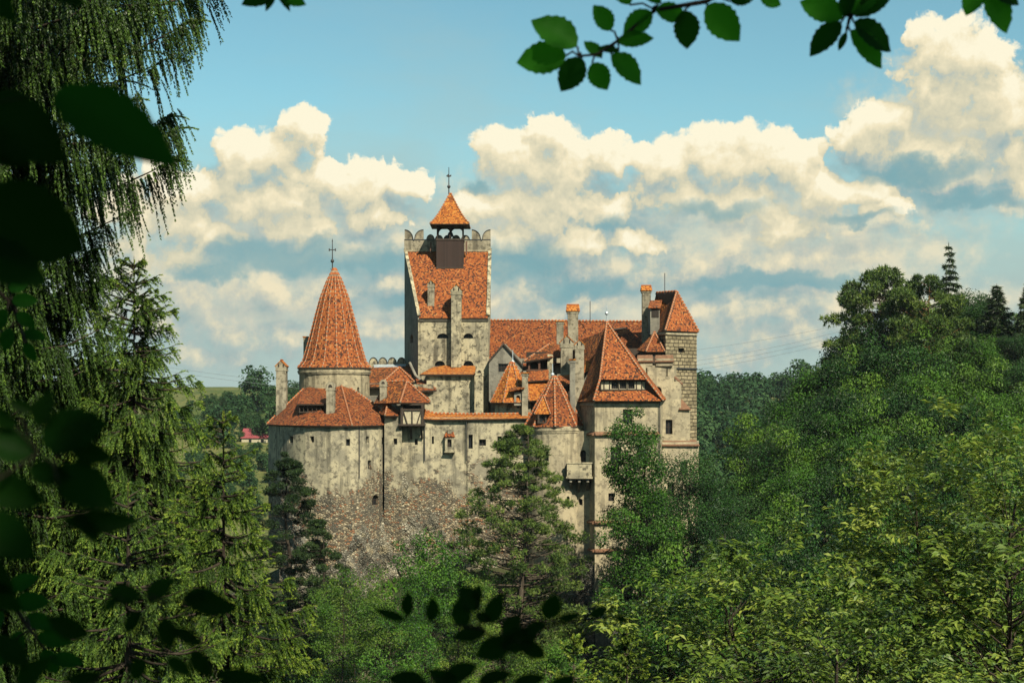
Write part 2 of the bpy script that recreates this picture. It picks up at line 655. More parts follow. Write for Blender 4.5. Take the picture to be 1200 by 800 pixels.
def finish(nt, out, col, rough=0.9, bump=None, bstr=0.4, bdist=0.05, spec=0.3, metallic=0.0):
    if isinstance(col, bpy.types.NodeSocket):
        col = nt.mix(1.0, col, (ALB, ALB, ALB), 'MULTIPLY')
    ins = {'Base Color': col if not isinstance(col, tuple) or len(col) == 4 else col + (1.0,), 'Roughness': rough, 'Specular IOR Level': spec, 'Metallic': metallic}
    p = nt.node('ShaderNodeBsdfPrincipled', None, ins)
    if bump is not None:
        b = nt.node('ShaderNodeBump', None, {'Height': bump, 'Strength': bstr, 'Distance': bdist})
        nt.l.new(b.outputs[0], p.inputs['Normal'])
    nt.l.new(p.outputs[0], out.inputs[0])


def flat(name, col, rough=0.8, spec=0.3, metallic=0.0, vary=0.25):
    m, nt, out = new_mat(name)
    tc = nt.node('ShaderNodeTexCoord').outputs['Object']
    n = nt.noise(tc, 3.0, 5, 0.6)
    c = nt.mix(nt.remap(n, 0.3, 0.7), tuple(x * (1 - vary) for x in col), tuple(min(1, x * (1 + vary)) for x in col))
    finish(nt, out, c, rough, n, 0.3, 0.02, spec, metallic)
    return m


def plaster(name, light, mid, dark, rubble=None, z_line=-9.0, patch=0.52, wear=0.8):
    """Old lime plaster: blotches, rain streaks, grey weathering, flaked patches that bare the rubble below."""
    m, nt, out = new_mat(name)
    tc = nt.node('ShaderNodeTexCoord').outputs['Object']
    geo = nt.node('ShaderNodeNewGeometry').outputs['Position']
    n1 = nt.noise(geo, 0.35, 6, 0.62)
    n2 = nt.noise(geo, 1.5, 6, 0.68)
    n3 = nt.noise(nt.vec('ADD', geo, (31.0, 7.0, 3.0)), 0.8, 5, 0.7)
    st = nt.noise(nt.vec('MULTIPLY', geo, (1.1, 1.1, 0.10)), 1.0, 5, 0.6)
    c = nt.mix(nt.remap(n1, 0.42, 0.56), mid, light)
    c = nt.mix(nt.math('MULTIPLY', nt.remap(n2, 0.49, 0.62), wear), c, dark)
    c = nt.mix(nt.math('MULTIPLY', nt.remap(n3, 0.56, 0.66), wear * 0.9), c, tuple(x * 1.15 for x in light))
    c = nt.mix(nt.math('MULTIPLY', nt.remap(st, 0.50, 0.66), wear * 0.75), c, tuple(x * 0.6 for x in dark))
    bump = nt.math('ADD', nt.math('MULTIPLY', n2, 0.6), nt.noise(geo, 9.0, 4, 0.6))
    if rubble:
        vor = nt.node('ShaderNodeTexVoronoi', {'feature': 'F1'}, {'Vector': nt.vec('MULTIPLY', geo, (1, 1, 1.5)), 'Scale': 3.0, 'Randomness': 1.0})
        edge = nt.node('ShaderNodeTexVoronoi', {'feature': 'DISTANCE_TO_EDGE'}, {'Vector': nt.vec('MULTIPLY', geo, (1, 1, 1.5)), 'Scale': 3.0, 'Randomness': 1.0}).outputs[0]
        cs = nt.node('ShaderNodeSeparateColor', None, {0: vor.outputs['Color']})
        rc = nt.ramp(cs.outputs[0], [(0.0, (0.10, 0.085, 0.06)), (0.25, (0.23, 0.19, 0.125)), (0.5, (0.36, 0.29, 0.18)), (0.7, (0.44, 0.38, 0.26)), (0.85, (0.27, 0.13, 0.065)), (1.0, (0.15, 0.145, 0.12))], 'CONSTANT')
        rc = nt.mix(nt.remap(edge, 0.02, 0.12), (0.10, 0.085, 0.06), rc)
        rc = nt.mix(nt.math('MULTIPLY', nt.remap(n1, 0.42, 0.62), 0.55), rc, (0.09, 0.09, 0.075))
        z = nt.node('ShaderNodeSeparateXYZ', None, {0: geo}).outputs[2]
        fall = nt.remap(z, z_line - 6.0, z_line + 6.0, 0.24, -0.20, 'LINEAR')
        f = nt.math('ADD', nt.math('ADD', nt.math('MULTIPLY', n2, 0.25), nt.math('MULTIPLY', nt.noise(geo, 0.32, 7, 0.62), 0.8)), fall)
        k = nt.remap(f, patch, patch + 0.07)
        c = nt.mix(k, c, rc)
        bump = nt.math('ADD', nt.math('MULTIPLY', bump, nt.math('SUBTRACT', 1.0, k)), nt.math('MULTIPLY', nt.math('MULTIPLY', nt.remap(edge, 0.0, 0.25), 2.2), k))
    finish(nt, out, c, 0.95, bump, 0.55, 0.10, 0.15)


def tiles(name, cols, sx=0.21, sy=0.25, moss=0.2):
    m, nt, out = new_mat(name)
    uv = nt.node('ShaderNodeUVMap').outputs[0]
    geo = nt.node('ShaderNodeNewGeometry').outputs['Position']
    wob = nt.vec('MULTIPLY', nt.vec('SUBTRACT', nt.node('ShaderNodeTexNoise', None, {'Vector': geo, 'Scale': 0.8, 'Detail': 3.0}).outputs['Color'], (0.5, 0.5, 0.5)), (0.05, 0.05, 0))
    s = nt.node('ShaderNodeSeparateXYZ', None, {0: nt.vec('ADD', uv, wob)})
    v = nt.math('DIVIDE', s.outputs[1], sy)
    row = nt.math('FLOOR', v)
    u = nt.math('ADD', nt.math('DIVIDE', s.outputs[0], sx), nt.math('MULTIPLY', nt.math('PINGPONG', row, 1.0), 0.5))
    cu = nt.math('FLOOR', u)
    cell = nt.node('ShaderNodeCombineXYZ', None, {0: cu, 1: row, 2: 0.0}).outputs[0]
    wn = nt.node('ShaderNodeTexWhiteNoise', {'noise_dimensions': '2D'}, {'Vector': cell})
    n1 = nt.noise(geo, 0.55, 5, 0.65)
    r = nt.math('ADD', wn.outputs['Value'], nt.math('MULTIPLY', nt.math('SUBTRACT', n1, 0.5), moss * 2.0), clamp=True)
    c = nt.ramp(r, cols)
    # dark joints: lower edge of every row and the gap between neighbours
    fv = nt.math('FRACT', v)
    fu = nt.math('ABSOLUTE', nt.math('SUBTRACT', nt.math('FRACT', u), 0.5))
    j = nt.math('MAXIMUM', nt.remap(fv, 0.24, 0.0), nt.remap(fu, 0.40, 0.5))
    c = nt.mix(nt.math('MULTIPLY', j, 0.75), c, (0.045, 0.02, 0.012))
    h = nt.math('ADD', nt.math('MULTIPLY', nt.math('SUBTRACT', 1.0, fv), 0.8), nt.math('MULTIPLY', wn.outputs['Value'], 0.5))
    h = nt.math('SUBTRACT', h, nt.math('MULTIPLY', nt.math('MULTIPLY', fu, fu), 2.0))
    finish(nt, out, c, 0.85, h, 0.8, 0.06, 0.25)


def ashlar(name):
    m, nt, out = new_mat(name)
    uv = nt.node('ShaderNodeUVMap').outputs[0]
    geo = nt.node('ShaderNodeNewGeometry').outputs['Position']
    wob = nt.vec('MULTIPLY', nt.vec('SUBTRACT', nt.node('ShaderNodeTexNoise', None, {'Vector': geo, 'Scale': 1.6, 'Detail': 3.0}).outputs['Color'], (0.5, 0.5, 0.5)), (0.32, 0.2, 0))
    br = nt.node('ShaderNodeTexBrick', {'offset': 0.5, 'squash': 1.3, 'squash_frequency': 3}, {'Vector': nt.vec('ADD', uv, wob), 'Color1': (0.16, 0.135, 0.08, 1), 'Color2': (0.34, 0.285, 0.175, 1), 'Mortar': (0.05, 0.042, 0.03, 1),
                 'Scale': 1.0, 'Mortar Size': 0.06, 'Mortar Smooth': 0.5, 'Bias': 0.0, 'Brick Width': 0.82, 'Row Height': 0.5})
    n = nt.noise(geo, 2.2, 6, 0.65)
    c = nt.mix(nt.math('MULTIPLY', nt.remap(n, 0.45, 0.75), 0.7), br.outputs[0], (0.10, 0.085, 0.055))
    h = nt.math('ADD', nt.math('SUBTRACT', 1.0, br.outputs[1]), nt.math('MULTIPLY', n, 0.8))
    finish(nt, out, c, 0.95, h, 1.0, 0.16, 0.15)


def rubble_mat(name, pale=0.0):
    m, nt, out = new_mat(name)
    geo = nt.node('ShaderNodeNewGeometry').outputs['Position']
    vv = nt.vec('MULTIPLY', geo, (1, 1, 1.4))
    vor = nt.node('ShaderNodeTexVoronoi', {'feature': 'F1'}, {'Vector': vv, 'Scale': 3.0})
    edge = nt.node('ShaderNodeTexVoronoi', {'feature': 'DISTANCE_TO_EDGE'}, {'Vector': vv, 'Scale': 3.0}).outputs[0]
    cs = nt.node('ShaderNodeSeparateColor', None, {0: vor.outputs['Color']})
    rc = nt.ramp(cs.outputs[0], [(0.0, (0.10 + pale, 0.095 + pale * 0.85, 0.075 + pale * 0.5)), (0.25, (0.19 + pale, 0.18 + pale * 0.9, 0.145 + pale * 0.6)), (0.55, (0.27 + pale, 0.255 + pale * 0.9, 0.20 + pale * 0.6)), (0.75, (0.37 + pale, 0.345 + pale * 0.9, 0.27 + pale * 0.6)), (0.93, (0.22, 0.13, 0.08))], 'CONSTANT')
    n = nt.noise(geo, 0.45, 6, 0.65)
    rc = nt.mix(nt.remap(edge, 0.02, 0.12), (0.13, 0.12, 0.09), rc)
    big = nt.noise(geo, 0.16, 5, 0.6)
    rc = nt.mix(nt.math('MULTIPLY', nt.remap(big, 0.46 + pale * 0.6, 0.56 + pale * 0.5), 0.75), rc, nt.mix(0.75, rc, (0.045, 0.045, 0.036)))
    rc = nt.mix(nt.math('MULTIPLY', nt.remap(n, 0.50, 0.62), 0.6), rc, (0.06, 0.06, 0.048))
    rc = nt.mix(nt.math('MULTIPLY', nt.remap(nt.noise(geo, 0.7, 6, 0.7), 0.54, 0.63), 0.75), rc, (0.36, 0.31, 0.20))
    h = nt.math('ADD', nt.math('MULTIPLY', nt.remap(edge, 0.0, 0.3), 1.4), nt.noise(geo, 6.0, 4, 0.6))
    finish(nt, out, rc, 0.95, h, 0.9, 0.14, 0.15)


def leaf_mat(name, stops, trans=0.35, gloss=0.10, rough=0.45):
    """Leaves: colour differs leaf by leaf (attribute «tone»), light passes through them."""
    m, nt, out = new_mat(name)
    at = nt.node('ShaderNodeAttribute', {'attribute_name': 'tone'}).outputs['Fac']
    oi = nt.node('ShaderNodeObjectInfo').outputs['Random']
    t = nt.math('ADD', at, nt.math('MULTIPLY', nt.math('SUBTRACT', oi, 0.5), 0.36), clamp=True)
    c = nt.ramp(t, [(p, tuple(x * ALB for x in q)) for p, q in stops])
    df = nt.node('ShaderNodeBsdfDiffuse', None, {'Color': c})
    tr = nt.node('ShaderNodeBsdfTranslucent', None, {'Color': nt.mix(1.0, c, (1.25, 1.3, 0.5), 'MULTIPLY')})
    mx = nt.node('ShaderNodeMixShader', None, {0: trans})
    nt.l.new(df.outputs[0], mx.inputs[1])
    nt.l.new(tr.outputs[0], mx.inputs[2])
    gl = nt.node('ShaderNodeBsdfGlossy', None, {'Roughness': rough, 'Color': (0.8, 0.8, 0.75, 1)})
    fr = nt.node('ShaderNodeFresnel', None, {'IOR': 1.35})
    m2 = nt.node('ShaderNodeMixShader', None, {0: nt.math('MULTIPLY', fr.outputs[0], gloss * 4)})
    nt.l.new(mx.outputs[0], m2.inputs[1])
    nt.l.new(gl.outputs[0], m2.inputs[2])
    nt.l.new(m2.outputs[0], out.inputs[0])


def bark(name, a, b):
    m, nt, out = new_mat(name)
    tc = nt.node('ShaderNodeTexCoord').outputs['Object']
    n = nt.noise(nt.vec('MULTIPLY', tc, (6, 6, 1.2)), 1.0, 6, 0.65)
    finish(nt, out, nt.mix(nt.remap(n, 0.35, 0.68), a, b), 0.95, n, 0.8, 0.05, 0.1)


plaster('plaster_front', (0.42, 0.375, 0.25), (0.25, 0.228, 0.165), (0.12, 0.11, 0.082), rubble=True, z_line=-9.0, patch=0.56)
plaster('plaster_keep', (0.43, 0.38, 0.25), (0.26, 0.235, 0.165), (0.085, 0.077, 0.056), rubble=True, z_line=-16.0, patch=0.60, wear=0.95)
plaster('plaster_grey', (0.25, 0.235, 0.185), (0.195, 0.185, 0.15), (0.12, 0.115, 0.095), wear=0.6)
plaster('plaster_beige', (0.41, 0.355, 0.232), (0.31, 0.272, 0.185), (0.16, 0.14, 0.10), wear=0.7)
plaster('plaster_tower', (0.38, 0.33, 0.215), (0.29, 0.25, 0.165), (0.15, 0.13, 0.09), rubble=True, z_line=-22.0, patch=0.70)
plaster('chimney_plaster', (0.33, 0.295, 0.21), (0.22, 0.195, 0.14), (0.10, 0.09, 0.065))
ORANGE = [(0.0, (0.03, 0.014, 0.008)), (0.16, (0.085, 0.028, 0.011)), (0.34, (0.23, 0.058, 0.014)), (0.7, (0.31, 0.086, 0.018)), (0.93, (0.37, 0.118, 0.026)), (1.0, (0.43, 0.19, 0.06))]
BROWN_SHADE = [(0.0, (0.030, 0.018, 0.007)), (0.3, (0.102, 0.035, 0.010)), (0.55, (0.184, 0.049, 0.011)), (0.8, (0.295, 0.083, 0.015)), (1.0, (0.418, 0.162, 0.032))]
BRIGHT = [(0.0, (0.122, 0.038, 0.009)), (0.25, (0.316, 0.086, 0.013)), (0.7, (0.438, 0.140, 0.019)), (1.0, (0.520, 0.227, 0.042))]
tiles('tile_orange', ORANGE)
tiles('tile_rust', [(p, (r * 0.74, g * 0.72, b * 0.74)) for p, (r, g, b) in ORANGE])
tiles('tile_brown_shade', BROWN_SHADE)  # brown tiles; also painted shade on roof faces turned from the sun
tiles('tile_bright', BRIGHT, moss=0.25)
flat('ridge_tile', (0.33, 0.10, 0.032), 0.85)
flat('mortar', (0.32, 0.245, 0.16), 0.95)
flat('coping', (0.17, 0.09, 0.05), 0.9)
ashlar('ashlar')
rubble_mat('rubble')
rubble_mat('masonry', 0.10)
flat('wood', (0.045, 0.032, 0.022), 0.8)
flat('wood_brown', (0.085, 0.042, 0.025), 0.8)
flat('metal_dark', (0.06, 0.06, 0.06), 0.5, 0.5, 0.6)
flat('zinc', (0.48, 0.55, 0.58), 0.4, 0.5, 0.3)
flat('panel', (0.42, 0.37, 0.25), 0.9)
flat('red_sheet', (0.24, 0.055, 0.06), 0.6)
flat('cable', (0.16, 0.18, 0.19), 0.6)
_m, _nt, _o = new_mat('glass')
finish(_nt, _o, (0.012, 0.013, 0.014, 1.0), 0.25, spec=0.3)
_m, _nt, _o = new_mat('interior_shade')  # near-black that paints the shade inside openings
finish(_nt, _o, (0.02, 0.016, 0.012, 1.0), 0.9)
# planks on the bell turret
_m, _nt, _o = new_mat('planks')
_uv = _nt.node('ShaderNodeUVMap').outputs[0]
_b = _nt.node('ShaderNodeTexBrick', {'offset': 0.0}, {'Vector': _uv, 'Color1': (0.028, 0.017, 0.013, 1), 'Color2': (0.042, 0.024, 0.018, 1), 'Mortar': (0.015, 0.01, 0.008, 1), 'Scale': 1.0, 'Mortar Size': 0.012, 'Brick Width': 0.2, 'Row Height': 9.0})
finish(_nt, _o, _b.outputs[0], 0.85, _b.outputs[1], -0.5, 0.03)

leaf_mat('leaf_broad', [(0.0, (0.014, 0.051, 0.006)), (0.5, (0.043, 0.123, 0.012)), (1.0, (0.102, 0.209, 0.022))], 0.25)
leaf_mat('leaf_light', [(0.0, (0.039, 0.086, 0.010)), (0.45, (0.124, 0.198, 0.022)), (1.0, (0.286, 0.336, 0.055))], 0.3, 0.16)
leaf_mat('leaf_deep', [(0.0, (0.006, 0.026, 0.005)), (0.5, (0.018, 0.062, 0.010)), (1.0, (0.05, 0.12, 0.02))], 0.2)
leaf_mat('leaf_mid', [(0.0, (0.019, 0.057, 0.006)), (0.5, (0.066, 0.149, 0.014)), (1.0, (0.144, 0.242, 0.030))], 0.25)
leaf_mat('leaf_bright', [(0.0, (0.042, 0.112, 0.011)), (0.5, (0.083, 0.156, 0.019)), (1.0, (0.165, 0.237, 0.033))], 0.33)
leaf_mat('needle_dark', [(0.0, (0.010, 0.026, 0.008)), (0.6, (0.034, 0.064, 0.018)), (1.0, (0.075, 0.115, 0.03))], 0.1, 0.05)
leaf_mat('needle_olive', [(0.0, (0.019, 0.044, 0.010)), (0.5, (0.073, 0.127, 0.024)), (1.0, (0.176, 0.234, 0.048))], 0.12, 0.05)
leaf_mat('needle_green', [(0.0, (0.015, 0.034, 0.007)), (0.4, (0.054, 0.112, 0.018)), (0.75, (0.135, 0.224, 0.031)), (1.0, (0.255, 0.336, 0.050))], 0.14, 0.05)
leaf_mat('needle_fresh', [(0.0, (0.020, 0.049, 0.008)), (0.5, (0.094, 0.169, 0.018)), (1.0, (0.275, 0.351, 0.044))], 0.18, 0.05)
leaf_mat('leaf_far', [(0.0, (0.018, 0.050, 0.020)), (0.5, (0.038, 0.085, 0.032)), (1.0, (0.065, 0.125, 0.042))], 0.2, 0.03)  # green shifted towards blue, painting distance haze into the leaves
leaf_mat('leaf_shade', [(0.0, (0.008, 0.024, 0.005)), (0.5, (0.009, 0.034, 0.005)), (1.0, (0.012, 0.06, 0.008))], 0.45, 0.015)  # beech leaf with canopy shade painted in as near-black green
leaf_mat('leaf_lit', [(0.0, (0.012, 0.07, 0.008)), (1.0, (0.016, 0.085, 0.01))], 0.6, 0.02)  # same beech leaf, lighter green painting in the light on it
leaf_mat('leaf_backlit', [(0.0, (0.04, 0.22, 0.018)), (0.5, (0.05, 0.26, 0.02)), (1.0, (0.06, 0.28, 0.025))], 0.65, 0.02)  # same beech leaf, bright green painting in sky light from behind
bark('bark', (0.035, 0.028, 0.02), (0.11, 0.09, 0.065))
bark('bark_pine', (0.12, 0.06, 0.03), (0.30, 0.16, 0.08))
bark('bark_dark', (0.02, 0.016, 0.012), (0.06, 0.048, 0.035))

# ------------------------------------------------------------------ terrain
_BY = [-4000, -400, -150, -60, -12, 0, 8, 18, 35, 70, 110, 140, 240, 300, 420, 550, 700, 800, 1000, 1500, 3000, 9000]
_BZ = [60, 45, 30, 14, 0.5, -1.7, -3.2, -6.5, -14, -28, -38, -41, -43, -43, -37, -18, 1, 5, 4, 8, 25, 60]  # ground behind the camera raised to block sky light from there


def smooth01(t):
    t = np.clip(t, 0, 1)
    return t * t * (3 - 2 * t)


def wobble(x, y, s, seed=0.0):
    return (np.sin(x / s * 1.7 + seed) * np.cos(y / s * 1.3 + seed * 2.1) + 0.5 * np.sin(x / s * 3.9 + y / s * 2.7 + seed * 1.7) + 0.3 * np.sin(y / s * 6.1 - x / s * 5.3 + seed))


def T(x, y):
    """Height of the ground (eye level is 0)."""
    x = np.asarray(x, dtype=float)
    y = np.asarray(y, dtype=float)
    z = np.interp(y, _BY, _BZ)
    # castle rock: steep towards the viewer
    yy = y - 5.0 * smooth01((x - 4) / 8.0)
    top = np.interp(yy, [136, 158, 170, 178, 183, 188, 215, 232, 275], [-41.5, -38, -33, -28.5, -25, -23, -22.5, -26, -43])
    top = top - 5.0 * smooth01((x - 4) / 8.0) * smooth01((215 - yy) / 20)
    k = np.exp(-np.abs((x + 4) / 46.0) ** 5)
    z = np.where((y > 130) & (y < 280), np.maximum(z, z + (top - z) * k), z)
    # wooded hill to the right
    z = z + 56 * np.exp(-((x - 104) / 39) ** 2 / 2 - ((y - 255) / 62) ** 2 / 2)
    # far hills: meadow on the left, wood on the right
    z = z + 3 * smooth01((y - 500) / 200) * np.sin(x / 150 + 2.6) * smooth01((2500 - y) / 800)
    z = z + 0.35 * wobble(x, y, 9.0, 1.3) * smooth01((np.hypot(x, y) - 14) / 30)
    return z


def build_terrain():
    def axis(lim, fine, n1, n2):
        a = np.linspace(0, fine, n1)
        b = fine * (lim / fine) ** np.linspace(0, 1, n2)[1:]
        return np.concatenate([-b[::-1], -a[:0:-1], a, b])
    xs = axis(2600, 160, 110, 36)
    ys = np.concatenate([-np.geomspace(900, 6, 30), np.linspace(-4, 320, 216), np.geomspace(323, 3400, 80)])
    gx, gy = np.meshgrid(xs, ys)
    gz = T(gx, gy)
    nx, ny = len(xs), len(ys)
    v = np.stack([gx, gy, gz], -1).reshape(-1, 3)
    i = (np.arange(ny - 1)[:, None] * nx + np.arange(nx - 1)[None, :]).ravel()
    f = np.stack([i, i + 1, i + 1 + nx, i + nx], -1)
    m, nt, out = new_mat('ground')
    geo = nt.node('ShaderNodeNewGeometry').outputs['Position']
    n1 = nt.noise(geo, 0.02, 7, 0.6)
    n2 = nt.noise(geo, 0.35, 7, 0.65)
    n3 = nt.noise(geo, 2.5, 6, 0.65)
    meadow = nt.mix(nt.remap(n1, 0.35, 0.65), (0.085, 0.11, 0.03), (0.16, 0.155, 0.055))
    meadow = nt.mix(nt.remap(n2, 0.4, 0.7), meadow, (0.045, 0.075, 0.02))
    rock = nt.mix(nt.remap(n3, 0.35, 0.7), (0.06, 0.052, 0.035), (0.27, 0.24, 0.17))
    soil = nt.mix(nt.remap(n2, 0.4, 0.62), (0.02, 0.035, 0.010), (0.06, 0.065, 0.028))
    y = nt.node('ShaderNodeSeparateXYZ', None, {0: geo}).outputs[1]
    nz = nt.node('ShaderNodeSeparateXYZ', None, {0: nt.node('ShaderNodeNewGeometry').outputs['Normal']}).outputs[2]
    near = nt.mix(nt.math('MULTIPLY', nt.remap(nz, 0.93, 0.8), nt.remap(n2, 0.40, 0.55)), soil, rock)
    c = nt.mix(nt.remap(y, 300.0, 360.0), near, meadow)
    finish(nt, out, c, 0.95, nt.math('ADD', n3, nt.math('MULTIPLY', n2, 2)), 0.8, 0.3, 0.1)
    o = link('ground', np_mesh('ground', v, f, [m], smooth=True))
    tag(o, kind='structure')
    return o


build_terrain()


def build_haze():
    """Thin summer haze over the valley."""
    m, nt, out = new_mat('haze')
    v = nt.node('ShaderNodeVolumePrincipled', None, {'Color': (0.80, 0.90, 0.95, 1.0), 'Density': HAZE, 'Anisotropy': 0.2})
    nt.l.new(v.outputs[0], out.inputs['Volume'])
    mb = MB()
    mb.box(-2650, 2650, -950, 3450, -60, 60, 0)
    o = mb.build('haze', [m])
    tag(o, 'pale thin haze lying over the valley and the far hillsides', 'haze', kind='stuff')
    return o


HAZE = 0.000045
build_haze()

# ------------------------------------------------------------------ the castle
castle = empty('castle', (X(560, 188), 188, -20.0), 'old plastered castle with orange tiled roofs, pointed round tower and square keep', 'castle')
TILE = [None]


def roof_mats(main='tile_rust'):
    return [M[main], M['ridge_tile'], M['mortar'], M['wood'], M['tile_brown_shade']]


def fan_roof(name, faces, hips, parent, main='tile_rust', t=0.22, hip_r=0.15, pitch=0.5, shaded_faces=()):
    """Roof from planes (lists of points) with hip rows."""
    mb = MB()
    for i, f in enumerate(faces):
        mb.slab(f, t, 4 if i in shaded_faces else 0, 3)  # darker tiles paint shade onto the listed faces
    for P, Q in hips:
        up = Vector((0, 0, 0.05))
        mb.hip(Vector(P) + up, Vector(Q) + up, hip_r, 1, 2, pitch)
    return mb.build(name, roof_mats(main), parent)


def chimney(x0, x1, yt, yb, Y, dep=None, style='gable', mat='chimney_plaster', parent=None, name='chimney'):
    """Plastered shaft with a collar and a tiled cap; yt is the top of the cap."""
    parent = parent or castle
    xa, xb = X(x0, Y), X(x1, Y)
    w = xb - xa
    dep = dep or w * 0.9
    zt, zb = Z(yt, Y), Z(yb, Y)
    y0, y1 = Y, Y + dep
    mb = MB()
    ch = {'gable': 0.75 * w, 'tilebox': 0.55 * w, 'flat': 0.16, 'hood': 0.6 * w}[style]
    zs = zt - ch
    mb.box(xa + w * 0.08, xb - w * 0.08, y0 + 0.04, y1 - 0.04, zb, zs - 0.3, 0)
    mb.box(xa, xb, y0 - 0.02, y1, zs - 0.32, zs - 0.16, 0)
    mb.box(xa + w * 0.06, xb - w * 0.06, y0 + 0.02, y1 - 0.02, zs - 0.18, zs, 0)
    s = mb.build(name, [M[mat]], parent)
    c = MB()
    xm = (xa + xb) / 2
    if style == 'gable':
        h = 0.5 * w
        hole = []
        wz0, wz1 = zs + 0.05, zs + ch - h
        c.plate([(xa + 0.04, y0, zs), (xb - 0.04, y0, zs), (xb - 0.04, y0, wz1), (xm, y0, zt - 0.1), (xa + 0.04, y0, wz1)], dep, 1)
        for u in (-0.2, 0.2):
            c.box(xm + u * w - 0.09, xm + u * w + 0.09, y0 - 0.012, y0 + 0.1, zs + 0.12 * w, zs + 0.38 * w, 3)  # darkness of the flue slots painted as near-black blocks
        o = 0.08
        for sgn in (-1, 1):
            xe = xm + sgn * (w / 2 + o)
            c.slab([(xm, y0 - o, zt), (xe, y0 - o, wz1 - o), (xe, y1 + o, wz1 - o), (xm, y1 + o, zt)], 0.1, 0)
        c.tube([(xm, y0 - o, zt + 0.02), (xm, y1 + o, zt + 0.02)], 0.09, 6, 2)
    elif style == 'tilebox':
        ym = (y0 + y1) / 2
        o = 0.1
        c.slab([(xa - o, y0 - o, zs), (xb + o, y0 - o, zs), (xb + 0.02, ym, zt), (xa - 0.02, ym, zt)], 0.1, 0)
        c.slab([(xb + o, y1 + o, zs), (xa - o, y1 + o, zs), (xa - 0.02, ym, zt), (xb + 0.02, ym, zt)], 0.1, 0)
        c.face([(xb - 0.04, y0, zs), (xb - 0.04, y1, zs), (xb - 0.04, ym, zt - 0.12)], 1)
        c.face([(xa + 0.04, y1, zs), (xa + 0.04, y0, zs), (xa + 0.04, ym, zt - 0.12)], 1)
        c.tube([(xa, ym, zt), (xb, ym, zt)], 0.1, 6, 2)
    elif style == 'flat':
        c.box(xa - 0.05, xb + 0.05, y0 - 0.06, y1 + 0.05, zs, zt, 0)
    else:  # rounded hood with a flue mouth
        k = 10
        arc = [(xm + (w / 2) * math.cos(math.pi * i / k), zs + ch * math.sin(math.pi * i / k)) for i in range(k + 1)]
        c.plate([(x, y0 + 0.02, z) for x, z in arc], dep - 0.04, 1)
        k2 = [(xm + (w * 0.22) * math.cos(math.pi * i / k), zs + ch * 0.55 * math.sin(math.pi * i / k)) for i in range(k + 1)]
        c.plate([(x, y0 + 0.01, z + 0.03) for x, z in k2], 0.1, 3)  # darkness of the mouth painted as a near-black plate
    c.build('cap', [M['tile_bright'], M[mat], M['ridge_tile'], M['interior_shade']], s)
    return s


def finial(px, y_bot, y_top, Y, parent, mat='metal_dark', cross=True, ball=None, name='finial'):
    x = X(px, Y)
    zb, zt = Z(y_bot, Y), Z(y_top, Y)
    L = zt - zb
    mb = MB()
    mb.tube([(x, Y, zb - 0.4), (x, Y, zt)], [0.09, 0.045], 6, 0)
    zk = zb + L * (0.28 if ball is None else ball)
    r = 0.26
    mb.lathe(x, Y, [(0.03, zk - r), (r * 0.75, zk - r * 0.7), (r, zk), (r * 0.75, zk + r * 0.7), (0.03, zk + r)], 10, 0)
    if cross:
        zc = zb + L * 0.66
        mb.obox((x - 0.42, Y, zc), (x + 0.42, Y, zc), 0.09, 0.12, m=0)
        for s in (-1, 1):
            mb.plate([(x + s * 0.34, Y - 0.03, zc - 0.14), (x + s * 0.5, Y - 0.03, zc - 0.2), (x + s * 0.5, Y - 0.03, zc + 0.2), (x + s * 0.34, Y - 0.03, zc + 0.14)][::1 if s > 0 else -1], 0.06, 0)
        mb.plate([(x - 0.09, Y - 0.03, zt - 0.25), (x + 0.09, Y - 0.03, zt - 0.25), (x, Y - 0.03, zt + 0.2)], 0.06, 0)
        mb.tube([(x - 0.25, Y, zb + 0.1), (x, Y, zb - 0.3), (x + 0.25, Y, zb + 0.1)], 0.04, 5, 0)
    return mb.build(name, [M[mat]], parent)


def ledge(name, pts, py, Yref, h, out, mat, parent):
    """A string course along pts (photo column, distance)."""
    mb = MB()
    z = Z(py, Yref)
    P = [Vector((X(a, b), b, 0)) for a, b in pts]
    for a, b in zip(P[:-1], P[1:]):
        d = (b - a).normalized()
        n = Vector((d.y, -d.x, 0))
        q = [a - d * 0.0, b + d * 0.0]
        o = n * out
        i = -n * 0.05
        zz = Vector((0, 0, 1))
        top = [a + i + zz * (z + h), b + i + zz * (z + h)]
        lo = [a + o + zz * z, b + o + zz * z]
        lo2 = [a + o + zz * (z - 0.16), b + o + zz * (z - 0.16)]
        inn = [a + i + zz * (z - 0.16), b + i + zz * (z - 0.16)]
        mb.face([lo[0], lo[1], top[1], top[0]], 0)
        mb.face([lo2[0], lo2[1], lo[1], lo[0]], 0)
        mb.face([inn[0], inn[1], lo2[1], lo2[0]], 0)
        mb.face([lo2[0], lo[0], top[0], inn[0]], 0)
        mb.face([lo[1], lo2[1], inn[1], top[1]], 0)
    return mb.build(name, [M[mat]], parent)


def pipe(px, y0, y1, Y, parent):
    mb = MB()
    x = X(px, Y)
    mb.tube([(x, Y - 0.1, Z(y1, Y)), (x, Y - 0.1, Z(y0, Y))], 0.07, 6, 0)
    return mb.build('drainpipe', [M['metal_dark']], parent)


